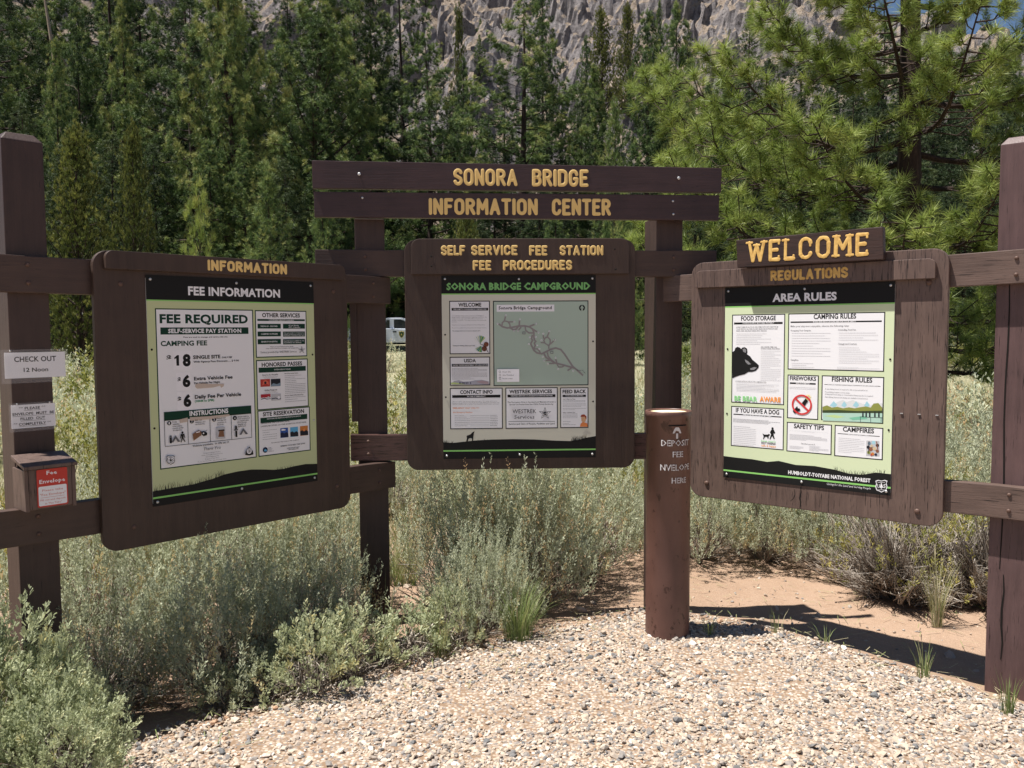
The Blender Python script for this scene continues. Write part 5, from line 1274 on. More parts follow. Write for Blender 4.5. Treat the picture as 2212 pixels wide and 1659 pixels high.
wrap([a for a, b in ar], [Ht+b for a, b in ar], [tuple(q) for q in tessellate_polygon([[Vector((a, b, 0)) for a, b in ar]])], 'arrow_stencil', M_stencil)
def st(s_, x0, x1, zb, cap):
    X_, Y_, F_ = text_rect(s_, 1, x0, x1, 0, cap); wrap(X_, Ht-zb-Y_*1.0 if False else Ht-zb+(-Y_), F_, 'stencil_text', M_stencil)
st('DEPOSIT', -.042, .106, .160, .028); st('FEE', .012, .066, .213, .026); st('NVELOPE', -.046, .112, .277, .028); st('HERE', .008, .086, .338, .026)
# stencil bridges: gaps in the letters where the paint never reached
for zb, cap_, x0, x1, k_ in ((.160, .028, -.042, .106, 7), (.213, .026, .012, .066, 3), (.277, .028, -.046, .112, 7), (.338, .026, .008, .086, 4)):
    for q in range(k_):
        xc = x0+(q+.52)*(x1-x0)/k_
        wrap([xc-.0011, xc+.0011, xc+.0011, xc-.0011], [Ht-zb-.001, Ht-zb-.001, Ht-zb+cap_+.001, Ht-zb+cap_+.001], [(0, 1, 2, 3)], 'stencil_gap', M_tube, rt+.0017)
# ------------------------------------------------------------------ vegetation
def perp(a):
    r = rng.normal(size=a.shape); r -= (r*a).sum(-1, keepdims=True)*a; return unit(r)
def blades(mb, P, A, S, nb, spread, width, back=.3, mi=0, tint=None, jit=.05, up=0):
    """needle tufts: P positions, A axes, S sizes"""
    n = len(P); Q = np.repeat(P, nb, 0); B = np.repeat(A, nb, 0); s = np.repeat(S, nb)
    th = np.sqrt(rng.uniform(spread[0]**2, spread[1]**2, n*nb)); pr = perp(B)
    D = unit(B*np.cos(th)[:, None]+pr*np.sin(th)[:, None]); L = s*rng.uniform(.7, 1.1, n*nb)
    o = Q-B*(rng.uniform(0, back, n*nb)*s)[:, None]; D[:, 2] += up; D = unit(D)
    W = perp(D)*(width*rng.uniform(.7, 1.3, n*nb))[:, None]
    V = np.stack([o-W, o+W, o+D*L[:, None]], 1)
    t = np.repeat(tint if tint is not None else np.full(n, .5), nb)+rng.uniform(-jit, jit, n*nb)
    t = np.stack([t-.08, t-.08, t+.08], 1)
    mb.add(V, np.arange(3*n*nb).reshape(-1, 3), mi, t.ravel())

def pine(H, R, z0, nbr, tufts, nb, nl, nw, prof, lift=(-.15, .7), tr=.22, tints=(.45, .16), twig=3, bend=.0, droop=.0, spread=(.2, 1.5), minL=.25, lean=0, clus=6, cl_r=.17):
    """returns trunk mesh, branch mesh and needle mesh of one conifer"""
    tk = MB(); zz = np.linspace(0, H, 12); wx = bend*np.sin(zz/H*4+rng.uniform(0, 6))+lean*zz; wy = bend*np.cos(zz/H*3+rng.uniform(0, 6))
    wx -= wx[0]; wy -= wy[0]; tp = np.stack([wx, wy, zz], 1); trr = tr*(1-zz/H*.93); trr[0] *= 1.25; add_tube(tk, tp, trr, 9)
    br = MB(); PP = []; AA = []; SS = []; TT = []
    hs = z0+(H-z0)*(np.linspace(0, 1, nbr)**.9); az = rng.uniform(0, 6.28)
    for i, h in enumerate(hs):
        f = (h-z0)/(H-z0); az += 2.4+rng.uniform(-.5, .5); L = max(R*prof(f)*rng.uniform(.72, 1.12), minL)
        e = lift[0]+(lift[1]-lift[0])*f**1.2+rng.uniform(-.12, .12); b0 = np.array([np.interp(h, zz, wx), np.interp(h, zz, wy), h])
        dirh = np.array([math.cos(az), math.sin(az), 0]); m = 6; ts = np.linspace(0, 1, m)
        side = np.array([-dirh[1], dirh[0], 0])*rng.uniform(-.15, .15)*L
        zc = np.sin(e)*ts*L-droop*L*np.sin(ts*np.pi)*.5+.18*L*ts**2.5
        path = b0+np.outer(ts*np.cos(e)*L, dirh)+np.outer(ts**2, side); path[:, 2] += zc
        br_r = max(trr[0]*.26*(1-f)**.5*min(L/R, 1), .012); add_tube(br, path, br_r*(1-ts*.85), 4)
        nt = max(int(tufts*(L/R)**1.2), 2)
        for k in range(nt):
            t = rng.uniform(.06, 1)**.75 if k else 1.; p = np.array([np.interp(t, ts, path[:, c]) for c in range(3)])
            sd = rng.uniform(-1, 1)*.42*L*(1-t*.55); d = unit(dirh*rng.uniform(.1, .8)+np.array([-dirh[1], dirh[0], 0])*np.sign(sd)*.9)
            q = p+d*abs(sd)*rng.uniform(.3, 1)+np.array([0, 0, abs(sd)*rng.uniform(-.05, .35)])
            if k % twig == 0 and abs(sd) > .15: add_tube(br, [p, (p+q)/2+np.array([0, 0, -.02]), q], [br_r*.35+.004, br_r*.25+.003, .003], 3)
            t0 = tints[0]+rng.normal(0, tints[1])+.34*(t-.62)  # inner tufts darker: older needles, plus crown shade put into the tint
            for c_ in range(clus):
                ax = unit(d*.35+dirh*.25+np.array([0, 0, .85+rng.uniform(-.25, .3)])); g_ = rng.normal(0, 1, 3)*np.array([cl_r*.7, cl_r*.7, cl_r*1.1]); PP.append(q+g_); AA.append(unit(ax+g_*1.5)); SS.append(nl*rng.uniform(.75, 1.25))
                TT.append(t0+.9*g_[2])  # clump tops lighter, undersides darker: light from above put into the tint
    PP.append(np.array([wx[-1], wy[-1], H])); AA.append(np.array([0, 0, 1.])); SS.append(nl*1.2); TT.append(tints[0])
    nd = MB(); blades(nd, np.array(PP), np.array(AA), np.array(SS), nb, spread, nw, tint=np.array(TT))
    return tk, br, nd
def conifer(name, label, P, mneedle, group=None):
    tk, br, nd = P; t = thing(name, label, 'tree', group=group)
    part('trunk', tk.mesh('trunk', [M_bark], True), t); part('branches', br.mesh('branches', [M_bark], True), t); part('crown', nd.mesh('crown', [mneedle]), t); return t
P_open = lambda f: (.62+.38*math.sin(min(f*2.6+.5, 3.0)))*(1-f**2.2*.86)
P_cone = lambda f: (1-f)**.75*.95+.06
P_dense = lambda f: (1-f**1.3)**1.1*.97+.04
protos = {
 'open': (conifer('pine_tree', '-', pine(22, 5.4, 2.0, 66, 23, 32, .25, .0115, P_open, (-.30, .45), .34, bend=.3, spread=(.2, 1.7)), M_needle), 22),
 'cone': (conifer('pine_tree', '-', pine(20, 4.9, .8, 92, 20, 32, .25, .0115, P_cone, (-.1, .9), .26, (.47, .15), bend=.12, spread=(.2, 1.6)), M_needle), 20),
 'dense': (conifer('pine_tree', '-', pine(18, 5.1, .6, 92, 22, 32, .25, .0115, P_dense, (0, 1.0), .25, (.5, .16), bend=.2, spread=(.2, 1.6)), M_needle), 18),
 'bushy': (conifer('pine_tree', '-', pine(17, 6.0, 1.0, 92, 32, 28, .24, .011, P_dense, (.05, 1.1), .36, (.55, .16), bend=.6, spread=(.2, 1.6)), M_needle), 17),
 'shade_pine': (conifer('shade_toned_pine', '-', pine(20, 4.2, .6, 110, 16, 24, .22, .013, P_cone, (-.25, .6), .26, (.45, .16), bend=.1, spread=(.2, 1.6)), M_needle_shade), 20),  # narrow back-row pine, forest shade put into its needle colour
 'young': (conifer('pine_tree', '-', pine(7, 2.0, .2, 70, 9, 20, .20, .008, P_cone, (.1, 1.1), .10, (.64, .12), bend=.05, spread=(.2, 1.1)), M_needle), 7),
 'juniper': (conifer('juniper_tree', '-', pine(6.5, 2.3, .1, 100, 9, 12, .15, .020, lambda f: (1-f)**.7+.08, (.3, 1.2), .16, (.45, .17), bend=.1, spread=(.1, .9)), M_juniper), 6.5),
 'sapling': (conifer('pine_sapling', '-', pine(2.6, 1.0, .2, 36, 6, 30, .17, .005, lambda f: (1-f)**.6+.1, (.2, 1.0), .04, (.50, .10), bend=.03, spread=(.15, 1.0), clus=2, cl_r=.05), M_needle_hero), 2.6),
}
def where(x):
    for a, s_ in ((200, 'left of the fee sign'), (480, 'over the fee sign left half'), (720, 'over the fee sign right half'), (1110, 'over the map sign left half'), (1480, 'over the map sign right half'), (1760, 'over the rules sign left half'), (2050, 'over the rules sign right half')):
        if x < a: return s_
    return 'beside the right post'
used = set()
def px(x, y, Z): return ((x-1106)/1810*Z, Z)
def tree(kind, x, top, Z, w, label, group=None, ground=None):
    """stand a tree at image column x (of 2212) at distance Z, its top reaching image row top"""
    pr, h0 = protos[kind]; X_ = (x-1106)/1810*Z; g = terr(X_, Z) if ground is None else ground; g -= .25
    elev = math.atan((829.5-top)/1810)-.0632; zt = 1.5+math.hypot(X_, Z)*math.tan(elev)*.985
    s = max((zt-g)/h0, .12); lx = {'open': 4.4, 'cone': 3.7, 'shade_pine': 3.6, 'dense': 4.0, 'bushy': 5.2, 'young': 2.0, 'juniper': 2.1, 'sapling': .9}[kind]
    sw = s if w is None else (w/2)/1810*Z/lx; rz = rng.uniform(0, 6.28); L_ = (X_, Z, g)
    if kind in used: o = dup(pr, L_, rz, (sw, sw, s), label, group)
    else:
        used.add(kind); o = pr; o.location = L_; o.rotation_euler = (0, 0, rz); o.scale = (sw, sw, s); o['label'] = label
        if group: o['group'] = group
    return o
TREES = [
 ('open', 1122, 2, 58, 330, 'tall open pine with a bare forked trunk rising over the name sign'),
 ('open', 922, 72, 57, 235, 'narrow topped pine left of the tall open pine, above the word SONORA'),
 ('cone', 1008, 130, 66, 110, 'slim pine squeezed between the two pines over the name planks'),
 ('cone', 1268, 84, 88, 90, 'small pine standing among the boulders right of the tall open pine'),
 ('dense', 1292, 150, 60, 210, 'rounded mid green pine over the word BRIDGE'),
 ('cone', 1396, 40, 53, 190, 'pointed pine, left of the pair before the cliff'),
 ('cone', 1462, 30, 55, 200, 'pointed pine, right of the pair before the cliff'),
 ('young', 1325, 255, 40, 150, 'light green young pine behind the right part of the name planks'),
 ('young', 1476, 222, 38, 150, 'light green young pine with a narrow top above the right plank end'),
 ('bushy', 672, -90, 52, 420, 'broad many stemmed pine filling the view left of the name planks'),
 ('bushy', 505, -120, 47, 330, 'tall bushy pine above the fee information sign'),
 ('open', 412, -60, 50, 300, 'tall pine with a dark trunk above the fee information sign'),
 ('dense', 281, 60, 54, 200, 'dark dense pine in the gap above the rail beside the left post'),
 ('open', 275, -120, 64, 260, 'very tall pine whose dark limbs spread at the top left'),
 ('dense', 140, 160, 44, 165, 'young dense pine right of the left post'),
 ('cone', 190, 90, 60, 150, 'pointed dark pine behind the bare leaning snag'),
 ('open', 35, -140, 52, 280, 'tall dark pine at the left edge above the left post'),
 ('open', 880, -80, 72, 260, 'tall pine whose crown leaves the frame left of the cliff'),
 ('open', 790, -60, 66, 230, 'tall slender pine in the second row left of the cliff'),
 ('juniper', 178, 345, 27, 210, 'yellow green juniper right of the left post'),
 ('juniper', 300, 330, 36, 130, 'small juniper with rusty foliage above the fee information sign'),
 ('sapling', 443, 468, 16.5, 120, 'bright green pine sapling peeping over the fee information sign'),
 ('young', 585, 395, 30, 190, 'light green pine left of the lower name plank'),
 ('young', 700, 420, 27, 150, 'light green pine behind the left end of the upper rail'),
 ('dense', 1420, 10, 128, 62, 'little pine on a ledge of the cliff'),
 ('juniper', 1356, 25, 118, 80, 'thin tree with a bare lower trunk on the boulder slope'),
 ('juniper', 1298, 28, 125, 95, 'olive shrubby tree on the boulder slope'),
 ('juniper', 998, 35, 104, 60, 'narrow dark juniper among the boulders over the name planks'),
 ('cone', 1175, -40, 96, 130, 'tall dark pine behind the open pine, against the boulders'),
 ('young', 1010, 440, 34, 120, 'small pine seen through the gap under the name planks, left'),
 ('juniper', 1010, 445, 30, 110, 'juniper seen through the gap under the name planks'),
 ('dense', 1195, 430, 45, 150, 'dark pine seen through the gap under the name planks, right'),
 ('young', 1345, 440, 31, 120, 'small bright pine between the map sign and the right centre post'),
]
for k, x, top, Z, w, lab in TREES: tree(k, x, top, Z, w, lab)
# the crowded wood further back: dark pines nobody can single out
GL_ = ('dark pine in the left wood', 'pines of the left wood'); GM_ = ('pine at the foot of the cliff', 'pines at the foot of the cliff'); GR_ = ('dark pine behind the big near pine', 'pines behind the big near pine')
fill = []
for i, x in enumerate(np.linspace(-60, 820, 10)): fill.append((x, 62+rng.uniform(0, 12), rng.uniform(-60, 90), GL_))
for i, x in enumerate(np.linspace(-40, 640, 8)): fill.append((x, 38+rng.uniform(0, 10), rng.uniform(250, 380), GL_))
for i, x in enumerate(np.linspace(-80, 760, 8)): fill.append((x, 84+rng.uniform(0, 16), rng.uniform(-90, 20), GL_))
for i, x in enumerate(np.linspace(700, 1520, 13)): fill.append((x, 62+rng.uniform(0, 12), rng.uniform(170, 300), GM_))
for i, x in enumerate(np.linspace(680, 1500, 13)): fill.append((x, 47+rng.uniform(0, 9), rng.uniform(380, 450), GM_))
for i, x in enumerate(np.linspace(1520, 2290, 15)): fill.append((x, 46+rng.uniform(0, 14), rng.uniform(150, 300), GR_))
for i, x in enumerate(np.linspace(1500, 2300, 15)): fill.append((x, 66+rng.uniform(0, 14), rng.uniform(90, 230), GR_))
for i, x in enumerate(np.linspace(1490, 2300, 13)): fill.append((x, 33+rng.uniform(0, 8), rng.uniform(380, 470), GR_))
for i, (x, Z, top, g) in enumerate(fill):
    if 770 < x < 960 and Z < 62: continue
    tree(('shade_pine', 'shade_pine', 'cone', 'shade_pine')[int(rng.integers(4))], x+rng.uniform(-20, 20), top, Z, None if top < 310 else rng.uniform(130, 200)*50/Z, g[0]+', '+('back row' if Z > 60 else 'front row')+' '+where(x), g[1]+', '+('back row' if Z > 60 else 'front row')+' '+where(x))
# trees and shrubs scattered on the slope
for i in range(100):
    x = rng.uniform(-100, 2300); Z = rng.uniform(90, 165); X_ = (x-1106)/1810*Z
    k = ('juniper', 'cone', 'dense')[int(rng.integers(3))]; s = rng.uniform(.18, .5) if k != 'juniper' else rng.uniform(.35, 1.1); pr = protos[k][0]
    if 900 < x < 1560 and rng.uniform() < .2: continue
    dup(pr, (X_, Z, terr(X_, Z)-.3), rng.uniform(0, 6), (s, s, s), ('small juniper' if k == 'juniper' else 'small pine')+' rooted in the rocks of the slope, '+where(x), ('small juniper' if k == 'juniper' else 'small pine')+' trees on the slope, '+where(x))
# dead snag at top left
mb = MB(); add_tube(mb, [(0, 0, 0), (-.3, 0, 6), (-.9, .1, 13), (-1.5, .1, 21), (-2.2, 0, 27)], [.34, .28, .22, .15, .05], 8)
t = thing('dead_snag', 'bare leaning dead trunk with pale broken limbs at the top left', 'tree', ((185-1106)/1810*62, 62, terr((185-1106)/1810*62, 62)-.2))
part('trunk', mb.mesh('trunk', [M_snag], True), t)
for z_, L_, a_ in ((15, 2.5, .5), (17, 1.6, 2.6), (19, 2.0, .2), (12, 1.5, 3.3), (21, 1.4, .9)):
    mb = MB(); x_ = -.9-(z_-13)*.075; add_tube(mb, [(x_, 0, z_), (x_+math.cos(a_)*L_*.6, math.sin(a_)*L_*.4, z_-.3), (x_+math.cos(a_)*L_, math.sin(a_)*L_*.6, z_-1.2)], [.07, .05, .015], 5); part('limb', mb.mesh('limb', [M_deadwood], True), t)

# ---- the near pine at the right
HX, HY = 6.05, 13.0; hg = gh(HX, HY)
t = thing('long_needled_pine', 'large near pine with long needle tufts rising behind the regulations sign', 'tree', (HX, HY, hg-.1))
tk = MB(); zz = np.linspace(0, 15, 30); wx = .05*np.sin(zz*.5); tp = np.stack([wx, .04*np.cos(zz*.4), zz], 1)
rr = .215*(1-zz/15*.80)*(1+.05*np.sin(zz*5)); rr[0] *= 1.3; add_tube(tk, tp, rr, 14); part('trunk', tk.mesh('trunk', [M_bark], True), t)
PP = []; AA = []; SS = []; TT = []; brs = []
LIM = [(.9, 2.9, 3.25), (1.2, .2, 2.4), (1.5, 3.6, 3.2), (1.6, 5.2, 2.6), (1.9, 3.05, 3.9), (2.0, .6, 2.6), (2.2, 4.3, 2.8), (2.4, 2.5, 3.3), (2.6, 5.8, 2.8), (2.8, 3.4, 3.7), (3.0, 4.9, 2.6), (3.1, .15, 3.0),
       (3.3, 2.9, 3.4), (3.6, 4.0, 2.8), (3.8, 5.6, 2.6), (3.9, 3.15, 3.9), (4.2, 2.4, 2.7), (4.3, .1, 3.2), (4.5, 3.6, 3.4), (4.6, 4.7, 2.7), (4.9, 3.0, 3.5), (5.1, 5.9, 3.0), (5.3, 4.2, 2.5), (5.5, 3.3, 3.3), (5.6, .3, 2.8),
       (5.9, 2.8, 3.2), (6.1, 5.0, 2.5), (6.3, 3.5, 3.0), (6.5, 6.1, 2.8), (6.8, 3.0, 2.9), (7.0, 4.4, 2.6)]
z_ = 7.2; a_ = 0
while z_ < 14.6: a_ += 2.4; LIM.append((z_, a_, 2.9*(1-(z_-7)/9)+.3)); z_ += .24
for z_, az, L in LIM:
    if z_ > 5.4: L *= .68
    az += rng.uniform(-.15, .15); dirh = np.array([math.cos(az), math.sin(az), 0]); m = 8; ts = np.linspace(0, 1, m); e = -.05+.35*min(z_/9, 1)+rng.uniform(-.1, .1)
    path = np.array([np.interp(z_, zz, wx), 0, z_])+np.outer(ts*L*math.cos(e), dirh)+np.outer(np.sin(ts*3+rng.uniform(0, 3))*.14*ts, np.array([-dirh[1], dirh[0], 0]))
    path[:, 2] += np.sin(e)*ts*L-.14*L*np.sin(ts*3.0)+.24*L*ts**2.6; b = MB(); r0_ = .028+.014*L*.6
    add_tube(b, path, r0_*(1-.86*ts), 6); ntw = int(13+L*6)
    for k in range(ntw):
        tt_ = .16+.84*((k+.5)/ntw)**.8; p = np.array([np.interp(tt_, ts, path[:, c]) for c in range(3)]); sgn = 1 if k % 2 else -1
        sd = np.array([-dirh[1], dirh[0], 0])*sgn; l = L*rng.uniform(.16, .34)*(1.15-tt_*.55); d = unit(dirh*rng.uniform(.35, 1.0)+sd*rng.uniform(.5, 1.1)+np.array([0, 0, rng.uniform(-.25, .35)]))
        q1 = p+d*l*.5+np.array([0, 0, -.03]); q2 = p+d*l*.9+np.array([0, 0, l*.28]); add_tube(b, [p, q1, q2], [.012, .009, .006], 4, tint=.6)
        tips = [(q2, unit(d*.8+np.array([0, 0, .8])))]
        if l > .35: 
            for w_ in range(2): 
                d2 = unit(d+perp(d[None])[0]*.8+np.array([0, 0, .3])); q3 = q1+d2*l*rng.uniform(.25, .5); add_tube(b, [q1, q3], [.006, .004], 3, tint=.6); tips.append((q3, unit(d2*.8+np.array([0, 0, .7]))))
        for q, ax_ in tips: PP.append(q); AA.append(ax_); SS.append(.205*rng.uniform(.8, 1.2)); TT.append(.50+rng.normal(0, .13)+.10*(tt_-.5))
    PP.append(path[-1]); AA.append(unit(dirh*.7+np.array([0, 0, .8]))); SS.append(.23); TT.append(.6)
    part('limb', b.mesh('limb', [M_bark], True), t)
PP = np.array(PP); TT = np.array(TT); TT = np.clip(TT, 0, .8); TT[rng.integers(0, len(TT), 4)] = 1.25
nd = MB(); blades(nd, PP, np.array(AA), np.array(SS), 68, (.25, 1.5), .0042, back=.55, tint=TT, jit=.12); part('crown', nd.mesh('crown', [M_needle_hero]), t)
print('hero tufts', len(PP))

# ---- sagebrush --------------------------------------------------------------
def bush(r, h, shoots, leaves, ll, lw, sh_len, tint=(.45, .12), stems=26, upb=.7, dead=.25, warm=.10, lobe=.35):
    st_ = MB(); lf = MB(); a = rng.uniform(0, 2*np.pi, shoots); el = np.arcsin(rng.uniform(.10, 1, shoots)**.85)
    lob = 1+lobe*(np.sin(a*3+rng.uniform(0, 6))*.5+np.sin(a*5+el*4+rng.uniform(0, 6))*.5)*np.cos(el)
    lobz = 1+.20*np.sin(a*4+rng.uniform(0, 6))
    rad = rng.uniform(.45, 1, shoots)**.55; D = np.stack([np.cos(a)*np.cos(el)*r*lob, np.sin(a)*np.cos(el)*r*lob, np.sin(el)*h*lobz], 1)
    P = D*rad[:, None]; P[:, 2] += .04; Au = unit(unit(D)*(1-upb)+np.array([0, 0, upb])+rng.normal(0, .2, (shoots, 3)))
    L = sh_len*rng.uniform(.5, 1.3, shoots)
    for i in range(stems):
        k = rng.integers(shoots); q = P[k]*rng.uniform(.6, .95); m_ = q*np.array([.55, .55, .3])+rng.normal(0, .03, 3); m_[2] = abs(m_[2])
        add_tube(st_, [q*np.array([.06, .06, 0])-np.array([0, 0, .03]), m_, q], [.012*r*2, .008*r*2, .002], 5, tint=.35+rng.uniform(-.1, .25))
    nt = int(stems*9*dead*4)
    for i in range(nt):
        k = rng.integers(shoots); q = P[k]*rng.uniform(.55, 1.04); s_ = q*rng.uniform(.3, .75); md = (q+s_)/2+rng.normal(0, .035, 3)
        add_tube(st_, [s_, md, q], [.0028, .002, .001], 3, tint=rng.uniform(.3, 1))
    n = shoots*leaves; s_ = np.repeat(np.arange(shoots), leaves); u = rng.uniform(0, 1, n)
    o = P[s_]+Au[s_]*(L[s_]*u)[:, None]; pr = perp(Au[s_]); dd = unit(Au[s_]*rng.uniform(.8, 1.9, n)[:, None]+pr)
    o = o+pr*(.002+.006*(1-u))[:, None]
    l = ll*rng.uniform(.6, 1.2, n)*(1.1-.5*u); W = perp(dd)*(lw*rng.uniform(.7, 1.3, n))[:, None]
    V = np.stack([o-W*.35, o+W*.35, o+dd*l[:, None]+W, o+dd*l[:, None]-W], 1)
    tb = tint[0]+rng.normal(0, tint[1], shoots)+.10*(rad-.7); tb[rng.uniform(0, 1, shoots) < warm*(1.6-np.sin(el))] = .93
    tt_ = tb[s_]+rng.uniform(-.09, .09, n); lf.add(V, np.arange(4*n).reshape(-1, 4), 0, np.repeat(tt_, 4)); return st_, lf
def mk(name, label, geo, ml, cat='shrub'):
    t = thing(name, label, cat); part('stems', geo[0].mesh('stems', [M_deadwood], True), t); part('foliage', geo[1].mesh('foliage', [ml]), t); return t
BP = {
 'sageA': mk('sagebrush', '-', bush(.50, .62, 640, 46, .019, .0026, .17, (.50, .11), upb=.78), M_sage),
 'sageB': mk('sagebrush', '-', bush(.45, .72, 560, 50, .018, .0024, .24, (.48, .13), upb=.85, warm=.16), M_sage),
 'green': mk('sagebrush', '-', bush(.34, .40, 700, 32, .018, .0030, .075, (.57, .12), upb=.5, dead=.15, warm=.04), M_greensage),
 'sprig': mk('sagebrush', '-', bush(.17, .20, 90, 26, .020, .0032, .07, (.62, .12), stems=9, upb=.5, dead=.3, warm=.15), M_greensage),
 'shady': mk('sagebrush', '-', bush(.50, .60, 420, 36, .019, .0025, .16, (.42, .14), stems=34, dead=.7, warm=.14), M_sage),
 'twiggy': mk('twiggy_shrub', '-', bush(.55, .62, 130, 22, .022, .0030, .10, (.60, .15), stems=60, dead=1.6, warm=.3), M_bitter),
 'yellow': mk('bitterbrush', '-', bush(.60, .85, 420, 26, .022, .0040, .12, (.55, .18), dead=.3, warm=.15), M_bitter),
 'farsage': mk('sagebrush', '-', bush(.55, .55, 240, 9, .050, .0075, .20, (.56, .14), stems=8, dead=.1, warm=.12), M_sage),
 'faryellow': mk('bitterbrush', '-', bush(.7, .9, 260, 9, .055, .011, .18, (.55, .18), stems=8, dead=.1, warm=.1), M_bitter),
}
shrubs_placed = set()
def shrub(kind, x, y, s, label, group=None, sz=None, z=None):
    pr = BP[kind]; L_ = (x, y, (terr(x, y) if z is None else z)-.01); rz = rng.uniform(0, 6.28); S_ = (s, s, sz or s)
    if kind in shrubs_placed: return dup(pr, L_, rz, S_, label, group)
    shrubs_placed.add(kind); pr.location = L_; pr.rotation_euler = (0, 0, rz); pr.scale = S_; pr['label'] = label
    if group: pr['group'] = group
    return pr
NEAR = [
 ('green', -1.86, 2.74, 1.1, 1.30, 'pale green bushy sage at the left edge before the post'),
 ('green', -1.50, 2.62, .80, .80, 'low pale green sage spreading over the gravel at the bottom left'),
 ('green', -1.72, 2.30, .8, .70, 'pale green sage in the bottom left corner'),
 ('green', -1.72, 2.98, .7, .9, 'pale green sage touching the foot of the left post'),
 ('sageA', -1.34, 3.64, .85, .85, 'feathery silver sage under the left part of the fee information sign'),
 ('shady', -1.06, 3.84, .80, .80, 'shaded grey sage with dead twigs below the fee information poster'),
 ('shady', -1.02, 4.18, .72, .90, 'dark twiggy sage at the right end of the fee information sign'),
 ('sageA', -1.18, 4.68, 1.0, 1.22, 'sunlit sage behind the lower right corner of the fee information sign'),
 ('sageB', -1.45, 4.25, 1.1, 1.1, 'sunlit silver sage seen just below the fee information sign'),
 ('sageB', -.28, 4.72, .95, 1.05, 'tall feathery sage right of the left centre post'),
 ('sageB', .04, 4.70, .95, 1.05, 'tall silver sage in front of the map sign foot, with rusty lower leaves'),
 ('sageA', .05, 4.95, 1.1, 1.30, 'tall sage spikes reaching the lower edge of the map sign'),
 ('sageA', -.18, 4.22, .62, .72, 'rounded sage with tan leaves below the map sign'),
 ('sageA', .42, 5.35, 1.05, 1.15, 'sage at the edge of the bare dirt left of the brown tube'),
 ('yellow', .75, 6.1, .8, .82, 'yellowish bush behind the bare dirt left of the brown tube'),
 ('sprig', -.50, 3.84, 1.2, 1.0, 'bright sprig of sage in front of the left centre post'),
 ('sprig', -.72, 3.62, 1.2, 1.2, 'small pale sage at the gravel edge, nearest the dark post foot'),
 ('sprig', -.86, 3.42, 1.1, 1.25, 'small yellowish sage standing out over the gravel shadow'),
 ('sprig', -1.04, 3.40, .8, .7, 'low sage sprig left of the yellowish one at the gravel edge'),
 ('sprig', -.30, 3.98, .9, 1.15, 'sage sprig left of the big green grass bunch'),
 ('sprig', -1.20, 3.36, .7, .7, 'lowest sage sprig in the shade under the fee information sign'),
 ('sageA', 1.28, 5.75, .95, .95, 'grey green sage right of the brown tube behind the dirt'),
 ('sageA', 1.75, 5.75, .95, .98, 'sage under the left part of the regulations sign'),
 ('sageB', 1.55, 6.4, 1.15, 1.0, 'pale sage behind the left part of the regulations sign'),
 ('sageA', 2.15, 5.55, .95, .95, 'sage with bare twigs under the middle of the regulations sign'),
 ('twiggy', 2.30, 4.95, 1.0, 1.0, 'tangle of grey dead twigs under the right part of the regulations sign'),
 ('twiggy', 2.75, 4.75, 1.05, 1.05, 'tangle of grey dead twigs beside the right post'),
 ('yellow', 2.65, 5.5, .8, .85, 'yellow green bush behind the right post'),
 ('sageA', 3.35, 5.6, 1.2, 1.3, 'sage bush right of the right post'),
 ('yellow', -2.30, 4.6, 1.0, 1.05, 'yellow green bush seen left of the left post'),
 ('yellow', -2.35, 5.6, 1.0, 1.15, 'yellow green bush in the gap between the left post and the fee sign'),
 ('sageA', -2.0, 3.9, 1.1, 1.2, 'sage bush behind the left post'),
 ('shady', -1.75, 3.45, .8, .75, 'shaded sage directly behind the left post foot'),
]
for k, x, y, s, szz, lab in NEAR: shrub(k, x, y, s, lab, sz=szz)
dist_ = lambda y: 'near' if y < 11 else ('middle' if y < 22 else 'far')
wh2 = lambda x, y: where(1106+1810*x/y).replace('over', 'behind')
gname = 'sagebrush covering the flat behind the signs'; cnt = 0
for i in range(1200):
    if cnt >= 290: break
    y = 6.4+42*rng.uniform(0, 1)**1.5; x = rng.uniform(-.72, .72)*(y+1)
    if y < 8 and -.3 < x < 1.0: continue
    if y < 8.5 and y < 6.6+.0*x: continue
    if abs(y-48) < 2.5 and -11 < x < -2: continue
    if abs(x/y+.1325) < .03 and y > 28: continue
    cnt += 1
    if rng.uniform() < .24: shrub('faryellow', x, y, rng.uniform(.6, 1.25), 'yellow green bush on the '+dist_(y)+' flat, '+wh2(x, y), 'yellow green bushes on the '+dist_(y)+' flat, '+wh2(x, y))
    else: shrub('farsage' if y > 9 else ('sageB' if rng.uniform() < .4 else 'sageA'), x, y, rng.uniform(.8, 1.35), 'silver green sagebrush on the '+dist_(y)+' flat, '+wh2(x, y), 'sagebrush on the '+dist_(y)+' flat, '+wh2(x, y))
# dry grass between them
n = 26000; y = 5.2+28*rng.uniform(0, 1, n)**1.8; x = rng.uniform(-.72, .72, n)*(y+.5); k = (y > 6.6) | (x < -.6) | (x > 1.9+.5*(6-y)); x, y = x[k], y[k]; n = len(x)
P = np.stack([x, y, gz(x, y)], 1); mb = MB(); blades(mb, P, np.tile([0, 0, 1.], (n, 1)), rng.uniform(.12, .38, n), 4, (.05, .5), .0035, back=.05, tint=rng.uniform(.4, 1, n)); tag(mb.build('dry_grass', M_grass), kind='stuff')

